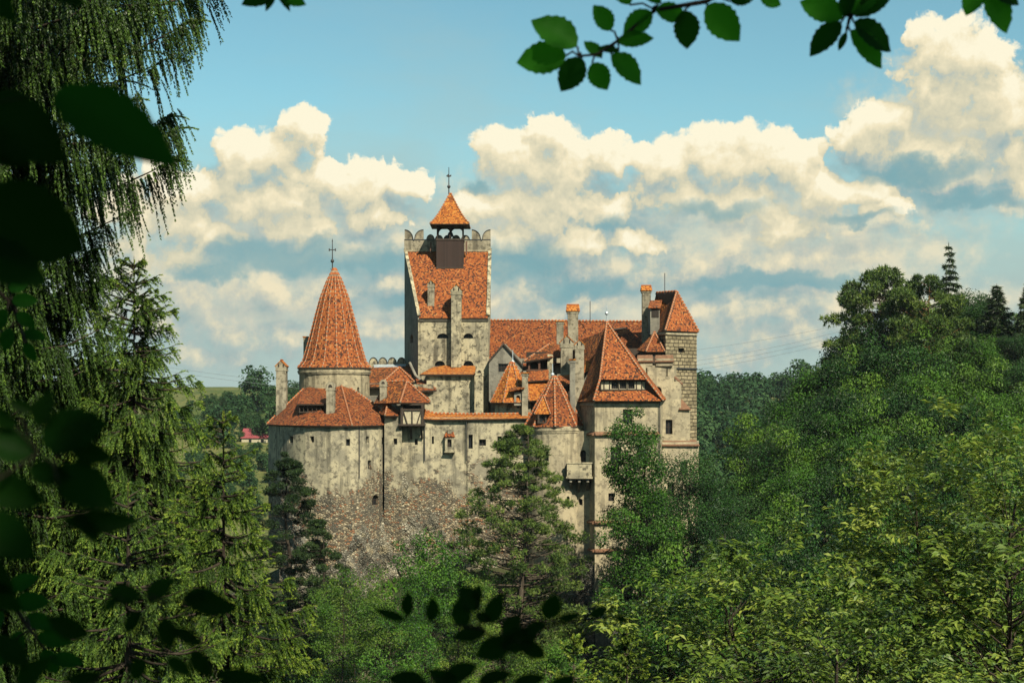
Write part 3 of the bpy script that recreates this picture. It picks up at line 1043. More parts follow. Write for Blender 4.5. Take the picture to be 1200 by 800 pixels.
# ---- keep ---------------------------------------------------------
KF, KB = 200.0, 211.0
zkf, zkb = Z(371, KF), Z(293, KB)
k_low = Z(500, KF)
mb = MB()
fl, fr, bl, br = (X(490, KF), KF), (X(572.5, KF), KF), (X(474, KB), KB), (X(575, KB), KB)
hs = pix_holes(fl, fr, [(512, 390.5, 525.5, 396.5, True), (543, 390.5, 554.5, 396.5, True), (509.5, 422.5, 521.5, 429, True), (543, 422.5, 555, 429, True)])
wall(mb, fl, fr, k_low, zkf, hs, 0.6)
hl = pix_holes(bl, fl, [(480.6, 391, 484.2, 402, True)])
wall(mb, bl, fl, k_low, zkf, hl, 0.6, 1)  # left face in greyer plaster, its shade painted in
wall(mb, fr, br, k_low, zkf)
wall(mb, br, bl, k_low, zkb)
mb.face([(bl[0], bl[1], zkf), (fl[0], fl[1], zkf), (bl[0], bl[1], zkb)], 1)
mb.face([(fr[0], fr[1], zkf), (br[0], br[1], zkf), (br[0], br[1], zkb)], 0)
keep = mb.build('keep', [M['plaster_keep'], M['plaster_grey']], castle)
for h in hs:
    window_part(fl, fr, h, keep, 0.55, bars=1)
for h in hl:
    window_part(bl, fl, h, keep, 0.6, frame=False)
# roof of the keep: one steep plane between the side walls
e0, e1 = R(491.5, 372.5, KF - 0.45), R(571.5, 372.5, KF - 0.45)
t0, t1 = R(477.5, 294, KB - 0.3), R(573.2, 294, KB - 0.3)
mb = MB()
mb.slab([e0, e1, t1, t0], 0.25, 0, 3)
keep_roof = mb.build('keep_roof', roof_mats('tile_orange'), castle)
# side copings rising with the roof
mb = MB()
mb.obox(Vector((fl[0] + 0.12, KF - 0.2, zkf + 0.12)), Vector((bl[0] + 0.12, KB, zkb + 0.12)), 0.45, 0.3, m=0)
mb.build('coping', [M['plaster_keep']], keep)
mb = MB()
mb.obox(Vector((fr[0] - 0.05, KF - 0.2, zkf + 0.15)), Vector((br[0] - 0.1, KB, zkb + 0.15)), 0.5, 0.3, m=0)
mb.build('coping', [M['plaster_keep']], keep)
mb = MB()
mb.box(fl[0] - 0.02, fr[0] + 0.02, KF - 0.28, KF - 0.001, zkf - 0.45, zkf - 0.12, 0)
mb.box(fl[0] + 0.01, fr[0] - 0.01, KF - 0.16, KF - 0.002, zkf - 0.62, zkf - 0.452, 0)
mb.build('cornice', [M['plaster_grey']], keep)
# battlement: low wall with swallow-tail and rounded merlons
mb = MB()
zp0, zp1 = Z(294.5, KB), Z(281, KB)
Y0 = KB - 0.45
mb.box(bl[0], br[0], Y0, KB + 0.25, zp0, zp1, 0)
mb.box(bl[0] - 0.05, br[0] + 0.05, Y0 - 0.1, Y0 - 0.002, zp0 - 0.1, zp0 + 0.18, 1)
mb.box(bl[0], br[0], Y0 - 0.04, Y0 - 0.003, zp1 - 0.1, zp1 + 0.02, 3)


def horn(xa, xb, ytip, ybase, flip, yb_full):
    """Quarter-round merlon: high at xa (or xb if flip), sinking in a curve."""
    za, zb, zf = Z(ytip, Y0), Z(ybase, Y0), Z(yb_full, Y0)
    k = 8
    pts = []
    for i in range(k + 1):
        t = i / k
        x = xa + (xb - xa) * t
        z = zb + (za - zb) * math.sqrt(max(0, 1 - t ** 2.2))
        pts.append((x, z))
    if flip:
        pts = [(xa + xb - x, z) for x, z in pts][::-1]
    lo = [(min(xa, xb), zf), (max(xa, xb), zf)]
    poly = [(lo[0][0], Y0 + 0.02, zf), (lo[1][0], Y0 + 0.02, zf)] + [(x, Y0 + 0.02, z) for x, z in pts[::-1]]
    mb.plate(poly, 0.5, 0)
    for (xa_, z_), (xb_, z2_) in zip(pts[:-1], pts[1:]):   # dark stone edge on the curve
        mb.obox((xa_, Y0 + 0.25, z_ + 0.03), (xb_, Y0 + 0.25, z2_ + 0.03), 0.62, 0.1, m=2)


for a, b, fl_ in ((474.2, 484.4, False), (485.2, 496.2, True), (552.8, 563.8, False), (564.6, 574.8, True)):
    horn(X(a, Y0), X(b, Y0), 269.5, 282.5, fl_, 282)
k = 10
for cx, hw, top in ((504.5, 4.6, 275.2), (514.5, 4.6, 276), (524.5, 4.6, 276), (534.5, 4.6, 276), (545.5, 4.8, 276)):
    poly = [(X(cx + hw * math.cos(math.pi * i / k), Y0), Y0 + 0.02, Z(281.2 - (281.2 - top) * math.sin(math.pi * i / k), Y0)) for i in range(k + 1)]
    mb.plate(poly, 0.5, 0)
    for p, q in zip(poly[:-1], poly[1:]):
        mb.obox((p[0], Y0 + 0.25, p[2] + 0.03), (q[0], Y0 + 0.25, q[2] + 0.03), 0.62, 0.09, m=2)
mb.build('battlement', [M['chimney_plaster'], M['plaster_beige'], M['metal_dark'], M['metal_dark']], castle)

# bell turret standing on the keep roof
BY = 207.6
bx0, bx1 = X(511.3, BY), X(543.2, BY)
bd = 3.4
mb = MB()
zb0, zb1 = Z(313.6, BY), Z(281.5, BY)
mb.box(bx0, bx1, BY, BY + bd, zb0 - 0.3, zb1, 0)
mb.box(bx0 - 0.08, bx1 + 0.08, BY - 0.08, BY + bd + 0.08, zb1 + 0.003, zb1 + 0.22, 1)
mb.box(bx0 - 0.05, bx1 + 0.05, BY - 0.05, BY - 0.003, zb0 - 0.1, zb0 + 0.08, 1)
bell = mb.build('bell_turret', [M['planks'], M['wood']], castle)
mb = MB()
za0, za1 = zb1 + 0.22, Z(263, BY)
hw = (bx1 - bx0)
arch = lambda L: [(0.14 + 0.0, L / 2 - 0.08, za0 + 0.02, za1 - 0.18, True), (L / 2 + 0.08, L - 0.14, za0 + 0.02, za1 - 0.18, True)]
wall(mb, (bx0 + 0.05, BY + 0.05), (bx1 - 0.05, BY + 0.05), za0, za1, arch(hw - 0.1), 0.16)
wall(mb, (bx1 - 0.05, BY + bd - 0.05), (bx0 + 0.05, BY + bd - 0.05), za0, za1, arch(hw - 0.1), 0.16)
wall(mb, (bx0 + 0.05, BY + bd - 0.05), (bx0 + 0.05, BY + 0.05), za0, za1, arch(bd - 0.1), 0.16)
wall(mb, (bx1 - 0.05, BY + 0.05), (bx1 - 0.05, BY + bd - 0.05), za0, za1, arch(bd - 0.1), 0.16)
mb.build('belfry_arcade', [M['wood']], bell)
mb = MB()
bcx, bcy = (bx0 + bx1) / 2, BY + bd / 2
s2 = math.sqrt(2)
pr = [(23.2, 263.4), (18.5, 258), (13.6, 250.5), (8.6, 241), (0.5, 224.5)]
mb.lathe(bcx, bcy, [(p * BY / F * s2, Z(q, BY)) for p, q in pr], 4, 0, rot=math.pi / 4)
mb.box(bcx - 23 * BY / F, bcx + 23 * BY / F, bcy - 23 * BY / F, bcy + 23 * BY / F, Z(264.2, BY), Z(263.5, BY), 3)
for a in (-1, 1):
    for b in (-1, 1):
        ln = [Vector((bcx + a * p * BY / F, bcy + b * p * BY / F, Z(q, BY) + 0.04)) for p, q in pr]
        for p, q in zip(ln[:-1], ln[1:]):
            mb.hip(q, p, 0.1, 1, 2, 0.42)
mb.build('belfry_roof', roof_mats('tile_bright'), bell)
finial(526, 224.5, 196, bcy, bell, cross=False, ball=0.2)
mb = MB()
zz = Z(206.5, bcy)
xx = X(526, bcy)
mb.plate([(xx - 0.42, bcy - 0.03, zz), (xx - 0.1, bcy - 0.03, zz - 0.18), (xx + 0.36, bcy - 0.03, zz - 0.05), (xx + 0.36, bcy - 0.03, zz + 0.25), (xx + 0.1, bcy - 0.03, zz + 0.1), (xx - 0.1, bcy - 0.03, zz + 0.3)], 0.05, 0)
mb.build('weathervane', [M['metal_dark']], bell)
mb = MB()
mb.lathe(bcx, bcy, [(0.55, za0 + 0.5), (0.45, za0 + 0.7), (0.3, za0 + 1.1), (0.05, za0 + 1.25)], 12, 0)
mb.obox((bcx, bcy, za0 + 1.2), (bcx, bcy, za1), 0.1, 0.1, m=0)
mb.build('bell', [M['metal_dark']], bell)

chimney(527.6, 541.6, 332, 430, KF - 1.3, 2.4, 'gable', 'plaster_keep')
chimney(500.4, 509.6, 327, 362, 201.4, 1.3, 'gable')
for px, y0, y1 in ((504.8, 284, 297), (546.5, 283, 298)):
    mb = MB()
    mb.obox(R(px, y1, 209.2), R(px, y0, 209.6), 0.22, 0.22, m=0)
    mb.build('brace', [M['wood_brown']], bell)

# lean-to below the keep front
body('lean_to', [(500, 195.5), (556, 195.5)], Z(437, 195.5), Z(500, 195.5), M['plaster_keep'], castle, back=[(556, KF - 0.05), (500, KF - 0.05)])
P = lambda a, b, c: R(a, b, c)
fan_roof('lean_to_roof', [[P(492, 438.4, 194.9), P(557.5, 438.4, 194.9), P(557, 428.5, KF - 0.1), P(521, 428, KF - 0.1), P(507, 430, KF - 0.1)]], [], castle, 'tile_bright')
chimney(556.5, 567, 431, 500, 194, 2.2, 'hood', 'plaster_keep', name='buttress_pier')

# ---- round tower with the tall cone -------------------------------
RTY = 197.0
rcx = X(392, RTY)
rpx = RTY / F
nseg = 28
ring = []
for i in range(nseg + 1):
    a = math.pi - math.pi * 2 * (i + 0.0) / nseg
    ring.append((rcx + 41 * rpx * math.cos(a), RTY - 41 * rpx * math.sin(a)))
mb = MB()
rt_wins = []
for A, B in zip(ring[:-1], ring[1:]):
    d = Vector((B[0] - A[0], B[1] - A[1], 0))
    n = Vector((d.y, -d.x, 0)).normalized()
    pxa, pxb = 600 + A[0] * F / A[1], 600 + B[0] * F / B[1]
    hs = []
    if n.y < 0 and pxa <= 421 < pxb:
        hs = pix_holes(A, B, [(418.6, 453.5, 423.4, 460.5, True)])
    wall(mb, A, B, Z(520, RTY), Z(431, RTY), hs, 0.4)
    rt_wins += [(A, B, h) for h in hs]
rt = mb.build('round_tower', [M['plaster_tower']], castle)
for w_ in rt_wins:
    window_part(w_[0], w_[1], w_[2], rt, 0.4, frame=False)
mb = MB()
for y0, y1, r in ((438.5, 436.8, 42.3), (436.8, 434.5, 43.0), (434.5, 431.5, 42.0)):
    mb.lathe(rcx, RTY, [(r * rpx - 0.2, Z(y0, RTY)), (r * rpx, Z(y0, RTY) + 0.001), (r * rpx, Z(y1, RTY)), (r * rpx - 0.2, Z(y1, RTY) + 0.001)], 36, 0)
mb.build('cornice', [M['plaster_beige']], rt)
mb = MB()
prof = [(43.2, 431.2), (37, 423.5), (33.2, 411), (28.7, 395), (22.6, 371), (16.2, 348), (8.8, 329), (1.2, 314)]
PR = [(r * rpx, Z(y, RTY)) for r, y in prof]
mb.lathe(rcx, RTY, PR, 48, 0)
mb.lathe(rcx, RTY, [(40 * rpx, Z(432.4, RTY)), (43.2 * rpx, Z(432.4, RTY)), (43.3 * rpx, Z(431.2, RTY))], 48, 3)
for i in range(16):
    a = 2 * math.pi * (i + 0.5) / 16
    ln = [Vector((rcx + (r + 0.02) * math.cos(a), RTY + (r + 0.02) * math.sin(a), z + 0.02)) for r, z in PR]
    for p, q in zip(ln[:-1], ln[1:]):
        mb.hip(q, p, 0.11, 1, 2, 0.5)
cone = mb.build('cone_roof', roof_mats('tile_orange'), castle)
finial(389.5, 315.5, 281, RTY, cone)

# ---- round bastion on the left -------------------------------------
BA = [(314.5, 193), (329, 188), (344, 185), (358, 183.4), (388, 182.2), (412, 182.6), (427, 183.6), (444, 186.2), (450.5, 188.5)]


def rounded(pts):
    """Adds a point half way along each side, pushed out to the curve."""
    out = []
    for i in range(len(pts) - 1):
        a, b = pts[i], pts[i + 1]
        p, q = pts[max(i - 1, 0)], pts[min(i + 2, len(pts) - 1)]
        out += [a, ((a[0] + b[0]) / 2, (9 * (a[1] + b[1]) - p[1] - q[1]) / 16)]
    return out + [pts[-1]]


BA_FOOT = BA[1:]
BA = rounded(BA)
zb_e = Z(498, 182.6)
bast = body('bastion', BA, zb_e, Z(662, 182.6), M['plaster_front'], castle,
            [(339, 511, 343.4, 518.5), (363.2, 511, 368, 518), (405.6, 514.2, 410.2, 522), (429, 511, 432.6, 518.5), (446.8, 512, 450.6, 520.5), (431.2, 539, 435.6, 549.6),
             (445.2, 538, 448, 546), (436, 579, 444, 592, True), (362, 587, 368, 594)], back=[(450, 198), (318, 200)], cap=False)
ev = [(312.5, 192.6), (327.5, 187.5), (343, 184.5), (357.5, 182.8), (388, 181.6), (412.6, 182.0), (428, 183.0), (445.5, 185.6), (453.5, 188.2)]
EV = [Vector((X(a, b), b, zb_e - 0.05)) for a, b in ev]
A_, B_ = R(364, 447.5, 194.5), R(399, 447.5, 193.5)
C_ = R(447, 479, 191.5)
faces = [[EV[0], EV[1], A_], [EV[1], EV[2], A_], [EV[2], EV[3], A_], [EV[3], EV[4], B_, A_], [EV[4], EV[5], B_], [EV[5], EV[6], B_], [EV[6], EV[7], C_, B_], [EV[7], EV[8], C_]]
bast_roof = fan_roof('bastion_roof', faces, [(B_, EV[5]), (A_, EV[0]), (B_, C_), (A_, B_)], castle, pitch=0.42)
# long louvred opening in the bastion roof
mb = MB()
lx0, lx1, LY = 350.5, 381, 186.0
wall(mb, (X(lx0, LY), LY), (X(lx1, LY), LY), Z(483.5, LY), Z(472.4, LY), [(0.12, X(lx1, LY) - X(lx0, LY) - 0.12, Z(482, LY), Z(473.6, LY), False)], 0.5)
louv = mb.build('louvre_dormer', [M['wood']], bast_roof)
mb = MB()
mb.face([(X(lx0, LY), LY + 0.5, Z(484, LY)), (X(lx1, LY), LY + 0.5, Z(484, LY)), (X(lx1, LY), LY + 0.5, Z(472, LY)), (X(lx0, LY), LY + 0.5, Z(472, LY))], 0)  # near-black sheet painting the shade behind the louvres
for i in range(1, 6):
    xx = X(lx0 + (lx1 - lx0) * i / 6, LY)
    mb.box(xx - 0.05, xx + 0.05, LY + 0.1, LY + 0.2, Z(482.5, LY), Z(473, LY), 1)
mb.box(X(lx0 + 1, LY), X(lx1 - 1, LY), LY + 0.12, LY + 0.18, Z(478.3, LY), Z(477.6, LY), 1)
mb.build('window', [M['interior_shade'], M['wood']], louv)
fan_roof('dormer_roof', [[P(348, 473, LY - 0.35), P(383, 473, LY - 0.35), P(385, 457.5, 191.8), P(354, 457.5, 191.8)]], [], louv)
chimney(381.3, 392.6, 447.5, 491, 184.9, 1.3, 'hood')
chimney(322.3, 336, 421.5, 500, 192.5, 1.6, 'gable')
chimney(355, 361.3, 394, 440, 204.5, 0.9, 'flat')
pipe(421, 499, 560, 183.1, castle)

# ---- oriel and small roofs between bastion and keep ------------------
chimney(444.3, 453.6, 444.5, 492, 189.2, 1.0, 'hood')
fan_roof('court_roof', [[P(431, 453, 198), P(483, 453, 198), P(481.5, 428.5, 205.5), P(432, 430, 205.5)]], [], castle, 'tile_brown_shade')
mb = MB()
mb.slab([P(438, 430, 205.2), P(475, 429.5, 205.2), P(476, 426.5, 207), P(438, 427, 207)], 0.1, 0)
mb.build('flashing', [M['zinc']], castle)
mb = MB()
yb_ = 207.2
mb.box(X(428, yb_), X(478, yb_), yb_, yb_ + 0.6, Z(440, yb_), Z(426.5, yb_), 0)
for cx in (437.5, 448.5, 459.5, 470.5):
    poly = [(X(cx + 5.0 * math.cos(math.pi * i / 10), yb_), yb_ + 0.05, Z(426.4 - 7.4 * math.sin(math.pi * i / 10), yb_)) for i in range(11)]
    mb.plate(poly, 0.5, 0)
    for p, q in zip(poly[:-1], poly[1:]):
        mb.obox((p[0], yb_ + 0.28, p[2] + 0.03), (q[0], yb_ + 0.28, q[2] + 0.03), 0.6, 0.1, m=1)
mb.build('battlement', [M['plaster_keep'], M['metal_dark']], castle)
body('court_block', [(430, 195.5), (474, 193.6)], Z(464, 194), Z(520, 194), M['plaster_grey'], castle, back=[(474, 203), (430, 203)])
body('court_block', [(430, 199), (486, 199)], Z(449, 199), Z(520, 199), M['plaster_grey'], castle, back=[(486, 207), (430, 207)])
# small hipped gable behind the oriel
g0, g1, ga = P(449, 447.5, 193.6), P(485.5, 447.5, 193.6), P(468, 430.5, 197.5)
gb0, gb1 = P(450, 447.5, 201), P(485, 447.5, 201)
fan_roof('court_hip_roof', [[g0, g1, ga], [g1, gb1, ga], [gb0, g0, ga]], [(ga, g0), (ga, g1)], castle, 'tile_orange')
fan_roof('stair_roof', [[P(491, 457.8, 192.6), P(512, 456.8, 194), P(500, 447, 197), P(487, 443.5, 197)]], [(P(497, 446.4, 197), P(511.5, 456.6, 194.1))], castle)
body('stair_wall', [(472, 194.2), (508, 194.2)], Z(450, 194.2), Z(500, 194.2), M['plaster_keep'], castle, back=[(508, 199), (472, 199)])
mb = MB()
mb.tube([P(480, 425, 199.6), P(487, 440, 198.5), P(500, 452, 196), P(509, 457, 194.6)], 0.22, 6, 0)
mb.build('roof_flashing', [M['plaster_grey']], castle)
# hipped roof over the timbered oriel
rl, rr = P(452, 447.5, 192.6), P(477, 446.5, 191)
c0, c1, cl = P(469, 471.6, 185.7), P(504.5, 471.6, 187.4), P(438, 472.6, 189.4)
cb = P(503, 466, 192.5)
fan_roof('oriel_roof', [[cl, c0, rr, rl], [c0, c1, rr], [c1, cb, rr]], [(rr, c0), (rr, c1), (rr, rl)], castle, shaded_faces=(0,))  # left slope darkened in colour as its shade
OY = 186.5
ox0, ox1 = X(470, OY), X(496, OY)
mb = MB()
mb.box(ox0 + 0.1, ox1 - 0.1, OY + 0.12, OY + 2.6, Z(497, OY), Z(480.8, OY), 0)
oriel = mb.build('oriel', [M['panel']], castle)
mb = MB()
mb.box(ox0 + 0.1, ox1 - 0.1, OY + 1.1, OY + 2.6, Z(480.7, OY), Z(471, OY), 0)  # near-black block painting the shade of the upper opening
mb.build('opening', [M['interior_shade']], oriel)
mb = MB()
zt_, zm_, zb_ = Z(472, OY), Z(480, OY), Z(497.3, OY)
for x in (ox0 + 0.1, ox1 - 0.1):
    mb.box(x - 0.16, x + 0.16, OY - 0.06, OY + 0.26, zb_, zt_, 0)
    mb.box(x - 0.12, x + 0.12, OY + 2.3, OY + 2.55, zb_, zt_, 0)
mb.box(ox0 - 0.1, ox1 + 0.1, OY - 0.02, OY + 0.22, zm_ - 0.12, zm_ + 0.14, 0)
mb.box(ox0 - 0.35, ox1 + 0.2, OY - 0.1, OY + 2.6, zb_ - 0.16, zb_ + 0.1, 0)
mb.box(ox0, ox1, OY - 0.03, OY + 0.2, zt_ - 0.3, zt_ - 0.05, 0)
xm = (ox0 + ox1) / 2
mb.obox((xm, OY + 0.05, zb_), (xm, OY + 0.05, zm_), 0.14, 0.16, Vector((0, 1, 0)), 0)
mb.obox((ox0 + 0.85, OY + 0.05, zb_), (ox0 + 0.25, OY + 0.05, zm_), 0.13, 0.16, Vector((0, 1, 0)), 0)
mb.obox((ox1 - 0.85, OY + 0.05, zb_), (ox1 - 0.25, OY + 0.05, zm_), 0.13, 0.16, Vector((0, 1, 0)), 0)
mb.box(ox0 + 0.06, ox0 + 0.3, OY + 0.3, OY + 2.3, zm_ - 0.1, zm_ + 0.1, 0)
mb.build('timber_frame', [M['wood']], oriel)
for px in (468.6, 481, 493.5):
    mb = MB()
    x = X(px, OY)
    mb.plate([(x - 0.13, OY, zb_ - 0.17), (x + 0.13, OY, zb_ - 0.17), (x + 0.13, OY, zb_ - 0.18), (x - 0.13, OY, zb_ - 0.18)], 1.6, 0)
    a = [Vector((x, OY + 0.1, zb_ - 0.15)), Vector((x, OY + 1.0, Z(506, OY))), Vector((x, OY + 1.75, Z(514, OY)))]
    mb.obox(a[0], a[1], 0.26, 0.3, m=0)
    mb.obox(a[1], a[2], 0.26, 0.3, m=0)
    mb.build('bracket', [M['wood']], oriel)
# turret by the bastion
body('corner_turret', [(450.5, 187.3), (471, 187.0)], Z(486.5, 187.2), Z(700, 187), M['plaster_front'], castle, [(461, 513.5, 465.4, 520.5)], back=[(471, 191), (450.5, 191)])
t_a = P(454.5, 471.5, 188.7)
q0, q1, q2 = P(444.8, 484.5, 189.2), P(451, 487, 186.3), P(466.5, 487, 186.6)
q3 = P(472, 484, 190)
fan_roof('corner_turret_roof', [[q0, q1, t_a], [q1, q2, t_a], [q2, q3, t_a]], [(t_a, q1), (t_a, q0)], castle, pitch=0.4, shaded_faces=(0,))  # left face coloured darker as painted shade

# ---- curtain wall ----------------------------------------------------
CW = [(471, 188.4), (497.5, 188.4), (509, 189.0), (546, 189.2), (548.5, 189.0), (590, 189.4), (624, 190)]
zcw = Z(489, 189)
curt = body('curtain_wall', CW, zcw, Z(660, 189), M['plaster_front'], castle,
            [(486, 514, 489.6, 521), (506, 511, 509, 520), (549, 509, 554, 525.5), (561.5, 514.5, 569.5, 522), (583, 511, 588, 520)], back=[(624, 193), (471, 193)])
mb = MB()
pa = [(496, 490.5, 187.9), (509, 491.3, 188.4), (546, 491, 188.6), (590, 490.4, 188.9), (623, 489.6, 189.5)]
pb = [(496, 480, 190.8), (509, 484.4, 190.9), (546, 485.2, 191), (590, 485, 191), (623, 484.4, 191.4)]
for i in range(4):
    mb.slab([P(*pa[i]), P(*pa[i + 1]), P(*pb[i + 1]), P(*pb[i])], 0.16, 0, 3)
for i in range(4):
    mb.hip(P(*pb[i]) + Vector((0, 0, 0.05)), P(*pb[i + 1]) + Vector((0, 0, 0.05)), 0.15, 1, 2)
mb.build('wall_coping', roof_mats('tile_bright'), curt)
# tiled niche on the curtain wall
mb = MB()
nx0, nx1, NY = X(521.5, 188.4), X(532, 188.4), 188.4
wall(mb, (nx0, NY), (nx1, NY), Z(528.5, NY), Z(511, NY), [(0.32, nx1 - nx0 - 0.32, Z(523.5, NY), Z(514.5, NY), False)], 0.35)
wall(mb, (nx0, NY + 0.8), (nx0, NY), Z(528.5, NY), Z(511, NY))
wall(mb, (nx1, NY), (nx1, NY + 0.8), Z(528.5, NY), Z(511, NY))
mb.box(nx0 - 0.12, nx1 + 0.12, NY - 0.1, NY + 0.7, Z(530, NY), Z(528.4, NY), 0)
mb.face([(nx0, NY + 0.36, Z(524, NY)), (nx1, NY + 0.36, Z(524, NY)), (nx1, NY + 0.36, Z(514, NY)), (nx0, NY + 0.36, Z(514, NY))], 1)  # near-black back painting the shade in the niche
mb.slab([(nx0 - 0.15, NY - 0.15, Z(511.4, NY)), (nx1 + 0.15, NY - 0.15, Z(511.4, NY)), (nx1 - 0.1, NY + 0.6, Z(506, NY)), (nx0 + 0.1, NY + 0.6, Z(506, NY))], 0.12, 2)
mb.box((nx0 + nx1) / 2 - 0.25, (nx0 + nx1) / 2 + 0.25, NY + 0.2, NY + 0.7, Z(508, NY), Z(503, NY), 0)
mb.build('wall_niche', [M['plaster_front'], M['interior_shade'], M['tile_orange']], curt)
for px in (497.5, 546.5):
    pipe(px, 491, 540, 188.3 if px < 500 else 189.0, curt)

# ---- rough rubble foot of the walls --------------------------------
def foot(name, cols, zt, zb, nu, nv, bulge, seed, parent, mat='rubble', bias=0.36):
    us = np.linspace(0, 1, nu)
    ts = np.linspace(0, 1, nv)
    pxs = np.interp(us, np.linspace(0, 1, len(cols)), [c[0] for c in cols])
    Ys = np.interp(us, np.linspace(0, 1, len(cols)), [c[1] for c in cols])
    xs = (pxs - 600) * Ys / F
    rng = np.random.default_rng(seed)
    U, Tt = np.meshgrid(xs, ts)
    Yb = np.tile(Ys, (nv, 1))
    zz = zt + (zb - zt) * Tt
    w = wobble(U, zz, 2.6, seed) * 0.35 + wobble(U, zz, 0.9, seed + 2) * 0.16 + rng.normal(0, 0.05, U.shape)
    rag = wobble(U, zz * 0.4, 4.5, seed + 4) * 0.10 + wobble(U, zz * 0.5, 1.7, seed + 6) * 0.05
    off = (Tt - bias + rag * 1.8) * bulge + w * (0.35 + Tt)
    off = off - 4.0 * np.exp(-((U - X(440, 184.8)) / 0.75) ** 2 - ((zz - Z(585.5, 184.8)) / 1.15) ** 2)
    V = np.stack([U, Yb - off, zz], -1).reshape(-1, 3)
    o0 = np.array(origin_of(parent))
    i = (np.arange(nv - 1)[:, None] * nu + np.arange(nu - 1)[None, :]).ravel()
    f = np.stack([i, i + nu, i + nu + 1, i + 1], -1)
    return link(name, np_mesh(name, V - o0, f, [M[mat]]), parent)


foot('rubble_foot', BA_FOOT, Z(545, 183), Z(705, 183), 120, 90, 2.2, 3, castle, 'rubble', 0.42)
foot('rubble_foot', [(436, 186.5), (470, 187.4), (509, 188.9), (546, 189.1), (590, 189.4), (640, 190)], Z(552, 188), Z(705, 188), 140, 90, 1.7, 5, castle, 'masonry', 0.58)
foot('rubble_foot', [(655, 186.5), (685, 185.6), (697, 184.6), (730, 185.4), (774, 186.3), (820, 191)], Z(655, 186), Z(770, 186), 90, 40, 1.8, 8, castle)

# ---- round turret with the pointed roof ------------------------------
TY = 189.5
tcx, tpx = X(651, TY), TY / F
mb = MB()
ring = [(tcx + 31.5 * tpx * math.cos(math.pi - 2 * math.pi * i / 24), TY - 31.5 * tpx * math.sin(math.pi - 2 * math.pi * i / 24)) for i in range(25)]
tw = []
for A, B in zip(ring[:-1], ring[1:]):
    n = Vector((B[1] - A[1], -(B[0] - A[0]), 0))
    pxa, pxb = 600 + A[0] * F / A[1], 600 + B[0] * F / B[1]
    hs = []
    if n.y < 0 and pxa <= 639.5 < pxb:
        hs = pix_holes(A, B, [(636, 529, 643, 540, True)])
    if n.y < 0 and pxa <= 667 < pxb:
        hs = pix_holes(A, B, [(664, 581, 670, 590, True)])
    wall(mb, A, B, Z(720, TY), Z(499, TY), hs, 0.4)
    tw += [(A, B, h) for h in hs]
tur = mb.build('turret', [M['plaster_beige']], castle)
for a in tw:
    window_part(*a, tur, 0.4)
mb = MB()
for y0, y1, r in ((506.5, 504.2, 32.2), (504.2, 501, 33.0), (501, 498.8, 32.2)):
    mb.lathe(tcx, TY, [(r * tpx - 0.2, Z(y0, TY)), (r * tpx, Z(y0, TY) + 0.001), (r * tpx, Z(y1, TY)), (r * tpx - 0.2, Z(y1, TY) + 0.001)], 36, 0)
mb.build('cornice', [M['plaster_beige']], tur)
mb = MB()
pr = [(35, 499.5), (30.5, 491.5), (18.5, 469), (8.2, 452), (1.2, 440.5)]
PR = [(r * tpx, Z(y, TY)) for r, y in pr]
t2x = X(649.5, TY)
mb.lathe(t2x, TY, PR, 8, 0, rot=-math.pi / 2)
mb.lathe(t2x, TY, [(30 * tpx, Z(500.2, TY)), (35 * tpx, Z(500.2, TY)), (35.1 * tpx, Z(499.5, TY))], 8, 3, rot=-math.pi / 2)
for i in range(8):
    a = -math.pi / 2 + 2 * math.pi * i / 8
    ln = [Vector((t2x + r * math.cos(a), TY + r * math.sin(a), z + 0.04)) for r, z in PR]
    for p, q in zip(ln[:-1], ln[1:]):
        mb.hip(q, p, 0.17, 1, 2, 0.45)
tur_roof = mb.build('turret_roof', roof_mats(), castle)
finial(647.5, 441, 426, TY, tur_roof, 'zinc', cross=False, ball=0.15)
DY = 186.3
mb = MB()
wall(mb, (X(630, DY), DY), (X(640.5, DY), DY), Z(496, DY), Z(485, DY), [(0.2, 0.95, Z(494.5, DY), Z(487, DY), False)], 0.3)
mb.face([(X(640.5, DY), DY, Z(496, DY)), (X(640.5, DY), DY + 2, Z(496, DY)), (X(640.5, DY), DY + 2, Z(485, DY)), (X(640.5, DY), DY, Z(485, DY))], 0)
mb.face([(X(630, DY), DY + 2, Z(496, DY)), (X(630, DY), DY, Z(496, DY)), (X(630, DY), DY, Z(485, DY)), (X(630, DY), DY + 2, Z(485, DY))], 0)
dorm = mb.build('dormer', [M['wood']], tur_roof)
window_part((X(630, DY), DY), (X(640.5, DY), DY), (0.2, 0.95, Z(494.5, DY), Z(487, DY), False), dorm, 0.28)
da = P(637, 463, 187.6)
d0, d1, d2, d3 = P(626, 485.2, 186.4), P(645, 485.2, 185.8), P(648, 484, 188.6), P(627, 483, 188.6)
fan_roof('dormer_roof', [[d0, d1, da], [d1, d2, da], [d3, d0, da]], [(da, d0), (da, d1)], dorm, 'tile_bright', 0.12, 0.11, 0.4)

